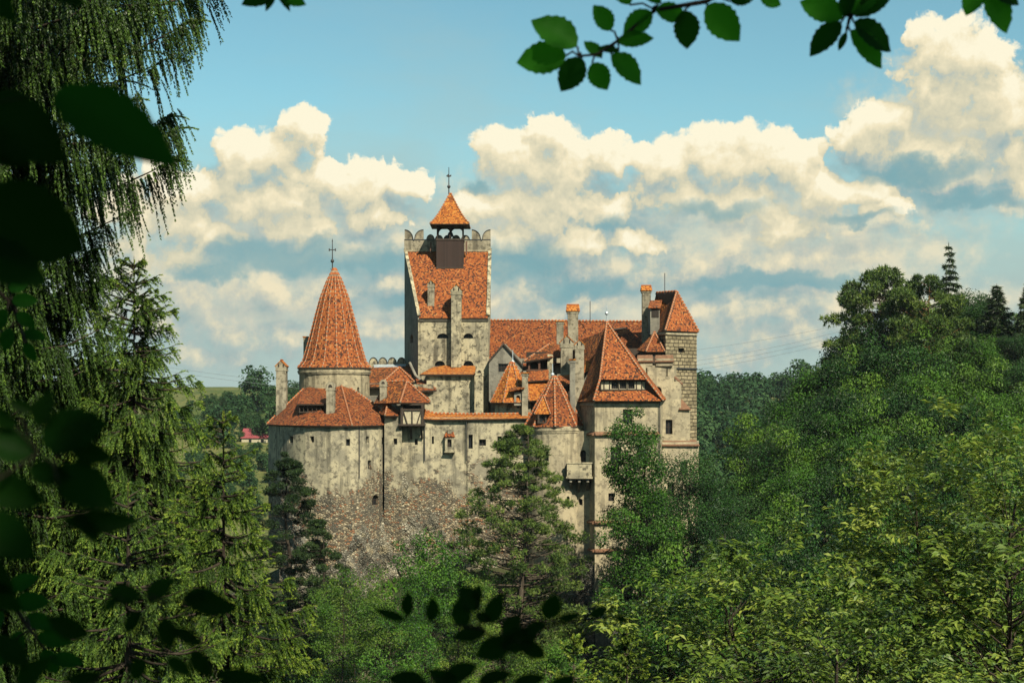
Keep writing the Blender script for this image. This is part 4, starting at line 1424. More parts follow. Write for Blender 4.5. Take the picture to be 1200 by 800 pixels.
# wall between turret and residence with the balcony
body('link_wall', [(668, 187.6), (697.5, 186.6)], Z(505, 187), Z(730, 187), M['plaster_beige'], castle, [(680, 527, 686.6, 543, True), (677.6, 584, 682.6, 591.5, True), (669, 531, 675, 543, True)], back=[(697, 191), (668, 191)])
mb = MB()
by0, by1 = 185.0, 187.6
bxa, bxb = X(664.5, by0), X(693.5, by0)
mb.box(bxa, bxb, by0, by0 + 0.25, Z(558, by0), Z(543, by0), 0)
mb.box(bxa, bxa + 0.25, by0 + 0.252, by1, Z(558, by0), Z(543, by0), 0)
mb.box(bxb - 0.25, bxb, by0 + 0.252, by1, Z(558, by0), Z(543, by0), 0)
mb.box(bxa - 0.12, bxb + 0.12, by0 - 0.12, by1, Z(560.5, by0), Z(558, by0) - 0.003, 0)
mb.box(bxa - 0.08, bxb + 0.08, by0 - 0.08, by0 + 0.3, Z(543, by0) + 0.003, Z(541.6, by0), 0)
balc = mb.build('balcony', [M['plaster_keep']], castle)
for px in (669, 679, 689):
    mb = MB()
    x = X(px, by0)
    mb.obox((x, by0 + 0.3, Z(562, by0)), (x, by1 + 0.1, Z(577, by0)), 0.3, 0.7, m=0)
    mb.build('bracket', [M['plaster_grey']], balc)

# ---- residence with the tall hipped roof ------------------------------
RES = [(680, 190.5), (697, 184.8), (772.5, 186.4), (779, 197)]
zre = Z(469.5, 185)
res = body('residence', RES, zre, Z(760, 185), M['plaster_beige'], castle,
           [(730, 479.5, 741, 496), (715.6, 524, 728, 541.5), (713, 577.5, 720, 587), (748, 523, 757, 540), (757, 578, 763, 588), (733, 655, 741, 668)], back=[(690, 200)], bars=1)
ap = P(711, 377.5, 191.2)
u0, u1 = P(703, 444.5, 184.7), P(757.5, 444.5, 185.6)
b0, b1 = P(695.5, 469.5, 183.9), P(777, 469.5, 185.6)
bl_ = P(676.5, 470.5, 190.8)
bk = P(783, 466, 197.5)
bkl = P(690, 466, 200)
ml, mr = P(704.5, 449, 186.0), P(757.5, 449, 187.0)
lw0, lw1 = P(704, 457.5, 184.9), P(757, 457.5, 185.8)
faces = [[u0, u1, ap], [b0, b1, P(759.5, 457.3, 186.2), P(700.5, 457.3, 185.5)], [bl_, b0, P(700.5, 457.3, 185.5), u0, ap], [b1, bk, ap, u1, P(759.5, 457.3, 186.2)], [bk, bkl, ap], [bkl, bl_, ap]]
res_roof = fan_roof('residence_roof', faces, [(ap, u0), (u0, b0), (ap, u1), (u1, b1)], castle, 'tile_orange', hip_r=0.17, pitch=0.45, shaded_faces=(2,))  # left face carries its shade in the tile colour
LYr = 185.35
xa, xb = X(704, LYr), X(757, LYr)
mb = MB()
hl_ = []
W_ = xb - xa
for i in range(3):
    hl_.append((W_ * (0.24 + 0.19 * i), W_ * (0.24 + 0.19 * i + 0.15), Z(455.4, LYr), Z(447, LYr), False))
wall(mb, (xa, LYr), (xb, LYr + 0.9), Z(458, LYr), Z(445.5, LYr), hl_, 0.3)
mb.obox((xa, LYr - 0.06, Z(456.6, LYr)), (xb, LYr + 0.84, Z(456.6, LYr)), 0.14, 0.16, m=1)
mb.obox((xa, LYr - 0.06, Z(446.2, LYr)), (xb, LYr + 0.84, Z(446.2, LYr)), 0.14, 0.14, m=1)
for u in (0.0, 0.075, 0.2, 0.405, 0.595, 0.80, 0.92, 1.0):
    a = Vector((xa + W_ * u, LYr - 0.03 + 0.9 * u, 0))
    mb.obox(a + Vector((0, 0, Z(457, LYr))), a + Vector((0, 0, Z(445.5, LYr))), 0.13, 0.13, Vector((0, 1, 0)), 1)
strip = mb.build('dormer_strip', [M['panel'], M['wood']], res_roof)
for h in hl_:
    window_part((xa, LYr), (xb, LYr + 0.9), h, strip, 0.25, bars=2)
finial(711, 378, 358, 191.2, res_roof, 'zinc', cross=False, ball=0.55)
ledge('eave_cornice', RES[:3], 474, 185, 0.3, 0.16, 'plaster_beige', res)
ledge('string_course', RES[:3], 508.5, 185, 0.35, 0.4, 'coping', res)
ledge('string_course', RES[:3], 612, 185, 0.3, 0.35, 'coping', res)
ledge('string_course', RES[:3], 645, 185, 0.3, 0.3, 'coping', res)
pipe(773, 470, 560, 186.2, res)

# ---- beige wing with two capped merlons ---------------------------------
wing = body('wing', [(745, 192.4), (790, 193)], Z(428, 192.5), Z(760, 192.5), M['plaster_beige'], castle,
            [(767, 453, 775.4, 468, True), (780, 491.5, 788, 508.5), (757.2, 431, 758.6, 441), (781, 431, 782.4, 441)], back=[(797, 202), (750, 202)])
for a, b in ((747.5, 764.6), (768.8, 788.6)):
    mb = MB()
    y_ = 192.55
    mb.box(X(a, y_), X(b, y_), y_, y_ + 1.4, Z(428.2, y_) - 0.05, Z(420, y_), 0)
    m_ = mb.build('merlon', [M['plaster_beige']], wing)
    mb = MB()
    mb.slab([P(a - 1.5, 423.5, y_ - 0.25), P(b + 1.2, 423.2, y_ - 0.25), P(b, 415.6, y_ + 1.5), P(a - 0.5, 416, y_ + 1.5)], 0.14, 0)
    mb.build('cap', [M['coping']], m_)
W2 = [(789.9, 193.1), (798, 193.3)]
body('wing', W2, Z(447, 193), Z(760, 193), M['plaster_beige'], castle, back=[(799, 200), (792, 200)])
body('wing', [(797.9, 193.3), (808.5, 193.6)], Z(479, 193), Z(760, 193), M['plaster_beige'], castle, back=[(809, 200), (799, 200)])
mb = MB()
mb.slab([P(796, 479.4, 192.9), P(810, 479.4, 193.2), P(798.4, 467, 195.5), P(796.5, 466, 195.5)], 0.15, 0)
mb.build('coping', [M['coping']], castle)
mb = MB()
mb.slab([P(790, 441, 193.1), P(800, 450.5, 193.3), P(800, 448.5, 194.8), P(790, 439, 194.6)], 0.15, 0)
mb.build('coping', [M['coping']], castle)
W3 = [(776, 191.3), (818.5, 192.6)]
body('wing', W3, Z(518, 192), Z(760, 192), M['plaster_beige'], castle, [(797, 540, 805, 556), (782, 565, 790, 580)], back=[(819, 200), (780, 200)])
mb = MB()
mb.slab([P(774, 521.4, 190.9), P(820, 521.4, 192.2), P(815, 514.8, 194.2), P(776, 514.8, 193.1)], 0.16, 0)
mb.build('coping', [M['coping']], castle)

# ---- square tower of cut stone ------------------------------------------
ST = [(757.5, 204.5), (780, 195.2), (816.5, 199)]
zst = Z(387, 195.2)
st = body('stone_tower', ST, zst, Z(620, 195), M['ashlar'], castle, [(795, 408, 802, 413)], back=[(800, 209)])
ledge('string_course', ST, 431, 195.2, 0.12, 0.16, 'metal_dark', st)
ledge('eave_cornice', ST, 390.5, 195.2, 0.35, 0.14, 'plaster_beige', st)
sl, sc_, sr, sb = P(758.5, 391.2, 205), P(779.6, 387.6, 194.6), P(819, 389, 198.9), P(800, 392, 209.8)
ez = zst - 0.05
for v_ in (sl, sc_, sr, sb):
    v_.z = ez
r1, r2 = P(769, 346.5, 203.2), P(793, 341.5, 200.5)
r1.z = r2.z
fan_roof('stone_tower_roof', [[sl, sc_, r2, r1], [sc_, sr, r2], [sr, sb, r1, r2], [sb, sl, r1]], [(r2, sc_), (r2, sr), (r1, r2)], castle, 'tile_orange', hip_r=0.17, shaded_faces=(0,))  # face away from the sun painted darker
mb = MB()
y_ = 199.0
mb.box(X(762, y_), X(773, y_), y_, y_ + 3, Z(392, y_), Z(359, y_), 0)
dm = mb.build('dormer', [M['plaster_grey']], castle)
mb = MB()
mb.box(X(763.5, y_), X(772, y_), y_ - 0.05, y_ + 0.3, Z(372, y_), Z(360.5, y_), 0)  # near-black block painting the shade of the dormer opening
mb.build('opening', [M['interior_shade']], dm)
mb = MB()
mb.slab([P(759.5, 360, y_ - 0.5), P(774.5, 360, y_ - 0.3), P(776, 351.5, y_ + 3.4), P(762, 352, y_ + 3.2)], 0.14, 0)
mb.build('dormer_roof', [M['tile_orange']], dm)
chimney(752, 763.6, 334, 402, 203.0, 1.4, 'tilebox')
# small roof in front of the stone tower
pa0, pa1, pa2 = P(746, 410, 198), P(757, 412, 194.3), P(779, 412, 194.8)
pap = P(767, 389, 198)
fan_roof('stair_turret_roof', [[pa0, pa1, pap], [pa1, pa2, pap], [pa2, P(780, 408, 199), pap]], [(pap, pa1), (pap, pa2)], castle, pitch=0.42, shaded_faces=(0,))  # shade painted on the left face
body('stair_turret', [(750, 196.5), (758, 194.9), (777, 195.3)], Z(411, 195), Z(470, 195), M['wood'], castle, back=[(777, 200), (752, 200)])  # dark wood walls paint the shaded gap under the small roof
for px, y0, y1, Y in ((779, 320, 345, 201), (691.5, 353, 378, 208)):
    mb = MB()
    x = X(px, Y)
    mb.tube([(x, Y, Z(y1, Y)), (x, Y, Z(y0, Y))], 0.055, 5, 0)
    mb.build('lightning_rod', [M['metal_dark']], castle)

# ---- long palace roof behind ---------------------------------------------
mb = MB()
mb.slab([P(570, 432, 202.4), P(757, 418, 202.4), P(757, 377, 210.5), P(570, 375.5, 210.5)], 0.25, 0, 3)
mb.slab([P(757, 420, 219), P(570, 420, 219), P(570, 375.5, 210.6), P(757, 377, 210.6)], 0.25, 0, 3)
mb.hip(P(570, 375, 210.5), P(757, 376.5, 210.5), 0.17, 1, 2, 0.5)
mb.build('palace_roof', roof_mats(), castle)
body('palace_wall', [(500, 203), (757, 203)], Z(420, 203), Z(560, 203), M['plaster_grey'], castle, back=[(757, 218), (500, 218)])
fan_roof('cross_wing_roof', [[P(671, 402, 206), P(682, 446, 193.8), P(712, 386, 195.5), P(735, 383, 207.5)]], [], castle, 'tile_brown_shade')  # left-facing slope tiled dark, its shade painted in
body('court_block', [(575, 194.6), (640, 194.6), (697, 192.2)], Z(468, 194.6), Z(560, 194), M['plaster_grey'], castle, [(590, 474, 596, 482)], back=[(697, 202), (575, 202)])
body('eave_shade_block', [(722, 199.2), (757, 199.2)], Z(408, 199.2), Z(470, 199.2), M['wood'], castle, back=[(757, 202.6), (722, 202.6)])  # dark block painting in the shade under the palace eave

# plastered gable
gy = 198.5
mb = MB()
gA, gB = (X(573, gy), gy), (X(613, gy), gy)
gh = pix_holes(gA, gB, [(584, 426, 597.5, 435.5)])
wall(mb, gA, gB, Z(470, gy), Z(424, gy), gh, 0.35)
mb.face([(gA[0], gy, Z(424, gy)), (gB[0], gy, Z(424, gy)), (X(611, gy), gy, Z(421.5, gy)), (X(592.5, gy), gy, Z(403, gy)), (X(588.5, gy), gy, Z(403, gy)), (X(575, gy), gy, Z(420, gy))], 0)
gab = mb.build('gable', [M['plaster_grey']], castle)
window_part(gA, gB, gh[0], gab, 0.3, bars=3)
fan_roof('gable_roof', [[P(572, 423, gy - 0.3), P(590, 401.5, gy - 0.3), P(590, 403, 204), P(572, 423, 204)], [P(590, 401.5, gy - 0.3), P(614.5, 429, gy - 0.3), P(614.5, 429, 204), P(590, 403, 204)]], [], gab, 'tile_brown_shade', 0.2)

# little round turret roof in the court
cY = 193.5
ccx, cpx = X(600, cY), cY / F
mb = MB()
pr = [(27.5, 471.5), (24, 465.5), (16, 449), (7.5, 433), (1.2, 423.5)]
PR = [(r * cpx, Z(y, cY)) for r, y in pr]
mb.lathe(ccx, cY, PR, 8, 0, rot=-math.pi / 8)
mb.lathe(ccx, cY, [(22 * cpx, Z(472.3, cY)), (27.5 * cpx, Z(472.3, cY)), (27.6 * cpx, Z(471.5, cY))], 8, 3, rot=-math.pi / 8)
for i in (5, 6, 7, 0):
    a = -math.pi / 8 + 2 * math.pi * i / 8
    ln = [Vector((ccx + r * math.cos(a), cY + r * math.sin(a), z + 0.03)) for r, z in PR]
    for p, q in zip(ln[:-1], ln[1:]):
        mb.hip(q, p, 0.11, 1, 2, 0.45)
crt = mb.build('court_turret_roof', roof_mats('tile_bright'), castle)
finial(600.8, 425.5, 410, cY, crt, 'zinc', cross=False, ball=0.1)
body('court_turret', [(580, 192.2), (613, 191.4)], Z(471, 192), Z(500, 192), M['plaster_keep'], castle, [(605.5, 473, 608.5, 478)], back=[(613, 196), (580, 196)])
body('dormer', [(602.5, 190.6), (613.5, 190.6)], Z(459.5, 190.6), Z(475, 190.6), M['plaster_grey'], castle, [(605, 463, 609.5, 470.5, True)], back=[(613.5, 193.5), (602.5, 193.5)])
mb = MB()
mb.slab([P(597, 457.5, 190.0), P(614.5, 454, 190.0), P(614.5, 448, 193), P(600, 450, 193)], 0.14, 0)
mb.build('dormer_roof', [M['tile_brown_shade']], castle)
chimney(611, 619.4, 436, 492, 190.3, 1.2, 'flat')
fan_roof('court_roof', [[P(620, 469.5, 190.6), P(641, 467.5, 190.6), P(646, 446, 194.5), P(617.5, 446.5, 194.5)]], [(P(617.5, 446.5, 194.5), P(620, 469.5, 190.6))], castle, 'tile_bright')
body('court_wall', [(617, 191.6), (640, 191.6)], Z(467, 191.6), Z(500, 191.6), M['plaster_keep'], castle, [(622, 472, 630, 483)], back=[(640, 194), (617, 194)])

# open gallery
gl = 196.2
mb = MB()
mb.box(X(617, gl), X(646, gl), gl + 1.3, gl + 3, Z(447, gl), Z(412, gl), 0)  # near-black block painting the shade behind the gallery posts
gal = mb.build('gallery', [M['interior_shade']], castle)
mb = MB()
for px in (620, 632):
    mb.box(X(px, gl) - 0.14, X(px, gl) + 0.14, gl, gl + 0.28, Z(436, gl), Z(418, gl), 0)
mb.box(X(617, gl), X(642, gl), gl - 0.05, gl + 0.3, Z(434.5, gl), Z(432.6, gl), 0)
mb.build('post', [M['wood_brown']], gal)
body('gallery_pier', [(641.5, gl), (648, gl)], Z(415, gl), Z(470, gl), M['plaster_keep'], castle, back=[(648, gl + 3), (641.5, gl + 3)])
fan_roof('gallery_roof', [[P(613.5, 423.5, gl - 0.6), P(645.5, 418.5, gl - 0.4), P(652, 403.5, 200.2), P(644, 403, 200.4)], [P(645.5, 418.5, gl - 0.4), P(658, 418, 197.5), P(656, 403.5, 200.2), P(651, 403.5, 200.2)]], [(P(644, 403, 200.4), P(613.5, 423.5, gl - 0.6))], castle, shaded_faces=(0,))  # first slope darkened in colour as painted shade
fan_roof('gallery_skirt_roof', [[P(618, 446.5, 193.6), P(643, 444.8, 193.6), P(643, 432.5, gl + 0.1), P(621, 434.5, gl + 0.1)]], [], castle, 'tile_orange')
fan_roof('passage_roof', [[P(650, 455, 190.5), P(672, 449, 190.8), P(676, 438, 194), P(654, 440, 194)]], [], castle, 'tile_orange')
body('shade_filler', [(653, 191.6), (676, 191.6)], Z(449, 191.6), Z(500, 191.6), M['wood'], castle, [(657, 452, 666, 466)], back=[(676, 194), (653, 194)])  # dark filler box painting in the shade of an opening
fan_roof('link_roof', [[P(684, 437, 193), P(697, 431, 193), P(696, 421.5, 195), P(686, 423, 195)]], [], castle, 'tile_bright')

# chimneys of the court
chimney(651.6, 661.2, 375.5, 425, 200.8, 1.2, 'flat')
chimney(664.4, 678.8, 356.5, 410, 200.0, 1.5, 'tilebox')
chimney(656, 672.4, 392, 470, 195.0, 1.9, 'gable')
chimney(673, 685.4, 397, 500, 190.8, 1.5, 'gable')
chimney(667.2, 674.8, 420.5, 490, 188.9, 0.9, 'flat', 'plaster_grey')

# ------------------------------------------------------------------ trees: geometry kits
def rand_unit(rng, n):
    return unit(rng.normal(size=(n, 3)))


def tubes_np(paths, radii, n=5):
    """Many tapered tubes: paths list of (k,3) arrays, radii list of (k,) arrays."""
    V, Fc, off = [], [], 0
    ang = np.arange(n) * 2 * np.pi / n
    for p, r in zip(paths, radii):
        p = np.asarray(p, float)
        r = np.asarray(r, float)
        d = unit(np.gradient(p, axis=0))
        ref = np.where(np.abs(d[:, 2:3]) > 0.9, np.array([[1.0, 0, 0]]), np.array([[0, 0, 1.0]]))
        s = unit(np.cross(d, ref))
        u = np.cross(s, d)
        ring = p[:, None, :] + (s[:, None, :] * np.cos(ang)[None, :, None] + u[:, None, :] * np.sin(ang)[None, :, None]) * r[:, None, None]
        k = len(p)
        V.append(ring.reshape(-1, 3))
        i = (np.arange(k - 1)[:, None] * n + np.arange(n)[None, :]).ravel()
        j = (np.arange(k - 1)[:, None] * n + (np.arange(n)[None, :] + 1) % n).ravel()
        Fc.append(np.stack([i, j, j + n, i + n], -1) + off)
        off += k * n
    return np.concatenate(V), np.concatenate(Fc)


def leaf_quads(C, D, N, L, W, fold=0.18):
    """Pointed leaves: base at C, along D, facing N; two faces folded at the midrib are one quad here."""
    D = unit(D)
    S = unit(np.cross(D, N))
    U = np.cross(S, D)
    L = np.asarray(L)[:, None]
    W = np.asarray(W)[:, None]
    a = C
    b = C + D * L * 0.45 + S * W * 0.5 + U * W * fold
    c = C + D * L - U * L * 0.12
    d = C + D * L * 0.45 - S * W * 0.5 + U * W * fold
    V = np.stack([a, b, c, d], 1).reshape(-1, 3)
    Fc = np.arange(len(V)).reshape(-1, 4)
    return V, Fc


def blades(C, D, S, L, W):
    """Thin needles: triangles from C along D with base width W across S."""
    L = np.asarray(L)[:, None]
    W = np.asarray(W)[:, None]
    V = np.stack([C + S * W * 0.5, C - S * W * 0.5, C + D * L], 1).reshape(-1, 3)
    return V, np.arange(len(V)).reshape(-1, 3)


def broad_tree(seed, H, Wd, base, n_clump, per, leaf, lobes=None, clump_r=0.15, droop=0.0, spray=0, trunk_r=None, flat=0.75, open_=0.45, n_limb=None):
    """Trunk, limbs and a crown of leaves gathered in clumps; returns (trunk mesh data, crown mesh data)."""
    rng = np.random.default_rng(seed)
    zc, rz = (H + base) / 2, (H - base) / 2
    lobes = lobes or [(0, 0, zc, Wd / 2, Wd / 2, rz, 1.0)]
    wts = np.array([l[6] for l in lobes])
    pick = rng.choice(len(lobes), n_clump, p=wts / wts.sum())
    Lb = np.array(lobes)[pick]
    u = rand_unit(rng, n_clump)
    r = rng.uniform(open_ ** 2, 1.0, n_clump) ** 0.5
    cc = Lb[:, :3] + u * r[:, None] * Lb[:, 3:6]
    cc += rng.normal(0, 0.03 * Wd, cc.shape)
    cr = Wd * clump_r * rng.uniform(0.65, 1.3, n_clump)
    # wood
    tr = trunk_r or H * 0.016
    k = 9
    tz = np.linspace(-0.4, H * 0.86, k)
    bend = np.cumsum(rng.normal(0, 0.012 * H, (k, 2)), 0)
    bend -= bend[0]
    bend[1] *= 0.3
    trunk = np.stack([bend[:, 0], bend[:, 1], tz], -1)
    paths, rad = [trunk], [tr * np.linspace(1.15, 0.22, k)]
    idx = np.argsort(rng.random(n_clump))[: (n_limb or min(n_clump, 46))]
    for i in idx:
        c = cc[i]
        hd = math.hypot(c[0], c[1])
        z0 = float(np.clip(c[2] - hd * rng.uniform(0.45, 0.9), base * 0.75, H * 0.8))
        p0 = np.array([np.interp(z0, tz, trunk[:, 0]), np.interp(z0, tz, trunk[:, 1]), z0])
        m = p0 * 0.5 + c * 0.5 + np.array([0, 0, -0.06 * hd]) + rng.normal(0, 0.03 * hd + 0.02, 3)
        q = np.stack([p0, p0 * 0.6 + m * 0.4 + [0, 0, 0.02 * hd], m, c])
        r0 = tr * (0.14 + 0.34 * hd / max(Wd / 2, 0.1)) * (1 - 0.5 * z0 / H)
        paths.append(q)
        rad.append(r0 * np.array([1.0, 0.72, 0.5, 0.18]))
    tv, tf = tubes_np(paths, rad)
    # leaves
    n = n_clump * per
    ci = np.repeat(np.arange(n_clump), per)
    d = rand_unit(rng, n)
    rr = rng.uniform(0.05, 1.0, n) ** 0.42
    pos = cc[ci] + d * (cr[ci] * rr)[:, None] * np.array([1, 1, flat])
    out = unit(cc - np.array([0, 0, zc - rz * 0.4]))
    if spray:      # leaves sit in rows along arching twigs instead of filling the clump
        q = per // spray
        tw = rand_unit(rng, n_clump * spray) * 0.75 + np.repeat(out, spray, 0) * 0.7 + np.array([0, 0, 0.25])
        tw = unit(tw)
        ti = np.repeat(np.arange(n_clump * spray), q)
        ci = ti // spray
        n = len(ti)
        s = np.tile(np.linspace(0.1, 1.0, q), n_clump * spray) + rng.normal(0, 0.03, n)
        ln = cr[ci] * rng.uniform(1.1, 1.9, n_clump * spray)[ti]
        pos = cc[ci] + tw[ti] * (ln * s)[:, None] - np.array([0, 0, 0.32]) * (ln * s ** 2)[:, None] + rng.normal(0, 0.02, (n, 3))
        sidev = unit(np.cross(tw[ti], np.array([0, 0, 1.0])))
        d = unit(sidev * rng.choice([-1.0, 1.0], n)[:, None] + tw[ti] * 0.7)
    nrm = unit(d * 1.15 + out[ci] * 0.35 + np.array([0, 0, 0.45]) + rng.normal(0, 0.2, (n, 3)))
    if spray:
        nrm = unit(np.array([0, 0, 0.9]) + out[ci] * 0.45 + tw[ti] * 0.3 + rng.normal(0, 0.28, (n, 3)))
        dr = unit(d + np.array([0, 0, -droop]) + rng.normal(0, 0.2, (n, 3)))
    else:
        dr = unit(np.cross(nrm, rand_unit(rng, n)) + np.array([0, 0, -droop]) + d * 0.5)
    s = leaf * rng.uniform(0.7, 1.3, n)
    V, Fc = leaf_quads(pos, dr, nrm, s, s * (0.46 if spray else 0.62))
    tone = np.clip(0.45 + rng.normal(0, 0.15, n) + rng.normal(0, 0.17, n_clump)[ci], 0, 1)
    return (tv, tf), (V, Fc, np.repeat(tone, 4))


def pine_tree(seed, H, Wd, base, n_clump, per, tuft=0.34, lobes=None, trunk_r=None, flat=0.42, clump=0.11, droop=0.0, forks=0):
    """Pine: horizontal pads of needle tufts on visible limbs."""
    rng = np.random.default_rng(seed)
    tr = trunk_r or H * 0.017
    k = 10
    tz = np.linspace(-0.4, H * 0.97, k)
    bend = np.cumsum(rng.normal(0, 0.009 * H, (k, 2)), 0)
    bend -= bend[0]
    trunk = np.stack([bend[:, 0], bend[:, 1], tz], -1)
    paths, rad = [trunk], [tr * np.linspace(1.1, 0.12, k)]
    t = rng.uniform(0, 1, n_clump) ** 0.85
    z = base + (H - base) * t
    if lobes is None:
        prof = np.interp(t, [0, 0.12, 0.35, 0.7, 0.92, 1], [0.62, 0.95, 1.0, 0.66, 0.28, 0.05])
    else:
        prof = np.interp(t, lobes[0], lobes[1])
    a = rng.uniform(0, 2 * np.pi, n_clump)
    rr = rng.uniform(0.3, 1.0, n_clump) ** 0.6 * prof * Wd / 2
    cc = np.stack([np.cos(a) * rr, np.sin(a) * rr, z], -1)
    cr = Wd * clump * rng.uniform(0.6, 1.25, n_clump) * (0.55 + 0.45 * prof)
    for i in range(n_clump):
        hd = rr[i]
        z0 = float(np.clip(z[i] - hd * rng.uniform(0.05, 0.4), base * 0.55, H * 0.95))
        p0 = np.array([np.interp(z0, tz, trunk[:, 0]), np.interp(z0, tz, trunk[:, 1]), z0])
        q = np.stack([p0, p0 * 0.5 + cc[i] * 0.5 + [0, 0, -0.05 * hd], cc[i]])
        r0 = tr * (0.10 + 0.22 * hd / (Wd / 2)) * (1.05 - 0.6 * z0 / H)
        paths.append(q)
        rad.append(r0 * np.array([1, 0.6, 0.2]))
    tv, tf = tubes_np(paths, rad)
    n = n_clump * per
    ci = np.repeat(np.arange(n_clump), per)
    d = rand_unit(rng, n)
    pos = cc[ci] + d * (cr[ci] * rng.uniform(0.1, 1, n) ** 0.5)[:, None] * np.array([1, 1, flat])
    m = 7
    axis = unit(d * 0.5 + np.array([0, 0, 0.9 - droop * 1.6]) + rng.normal(0, 0.35, (n, 3)))
    C = np.repeat(pos, m, 0)
    D = unit(np.repeat(axis, m, 0) * 0.8 + rand_unit(rng, n * m) * 0.9)
    S = unit(np.cross(D, rand_unit(rng, n * m)))
    V, Fc = blades(C, D, S, tuft * rng.uniform(0.7, 1.2, n * m), np.full(n * m, tuft * 0.26))
    tone = np.clip(0.45 + rng.normal(0, 0.2, n) + rng.normal(0, 0.12, n_clump)[ci], 0, 1)
    return (tv, tf), (V, Fc, np.repeat(tone, m * 3))


def far_spruce(seed, H, Wd, n_wh=26, per=9, tuft=0.5):
    """Narrow spruce seen from afar: whorls of drooping needle sprays."""
    rng = np.random.default_rng(seed)
    paths, rad = [np.array([[0, 0, -0.4], [0, 0, H * 0.5], [0, 0, H]])], [H * 0.013 * np.array([1.1, 0.6, 0.08])]
    C, D = [], []
    for i in range(n_wh):
        t = (i + 0.5) / n_wh
        z = H * (0.1 + 0.88 * t)
        L = Wd / 2 * (1 - t) ** 0.85 * rng.uniform(0.8, 1.1) + 0.12
        for a in rng.uniform(0, 2 * np.pi, per):
            l = L * rng.uniform(0.65, 1.1)
            tip = np.array([math.cos(a) * l, math.sin(a) * l, z - l * 0.28 + 0.05])
            p0 = np.array([0, 0, z])
            paths.append(np.stack([p0, tip]))
            rad.append(np.array([0.035, 0.01]) * H / 12)
            k = max(4, int(l / tuft * 9))
            s = rng.uniform(0.12, 1.0, k)[:, None]
            C.append(p0 + (tip - p0) * s + rng.normal(0, 0.05, (k, 3)) * l * 0.6)
            D.append(unit((tip - p0))[None, :] * 0.9 + np.array([[0, 0, -0.5]]) + rng.normal(0, 0.5, (k, 3)))
    C, D = np.concatenate(C), unit(np.concatenate(D))
    tv, tf = tubes_np(paths, rad, 4)
    n = len(C)
    m = 3
    C2 = np.repeat(C, m, 0)
    D2 = unit(np.repeat(D, m, 0) + rng.normal(0, 0.4, (n * m, 3)))
    S2 = unit(np.cross(D2, rand_unit(rng, n * m)))
    V, Fc = blades(C2, D2, S2, tuft * rng.uniform(0.6, 1.3, n * m), np.full(n * m, tuft * 0.3))
    tone = np.clip(0.42 + rng.normal(0, 0.2, n * m), 0, 1)
    return (tv, tf), (V, Fc, np.repeat(tone, 3))


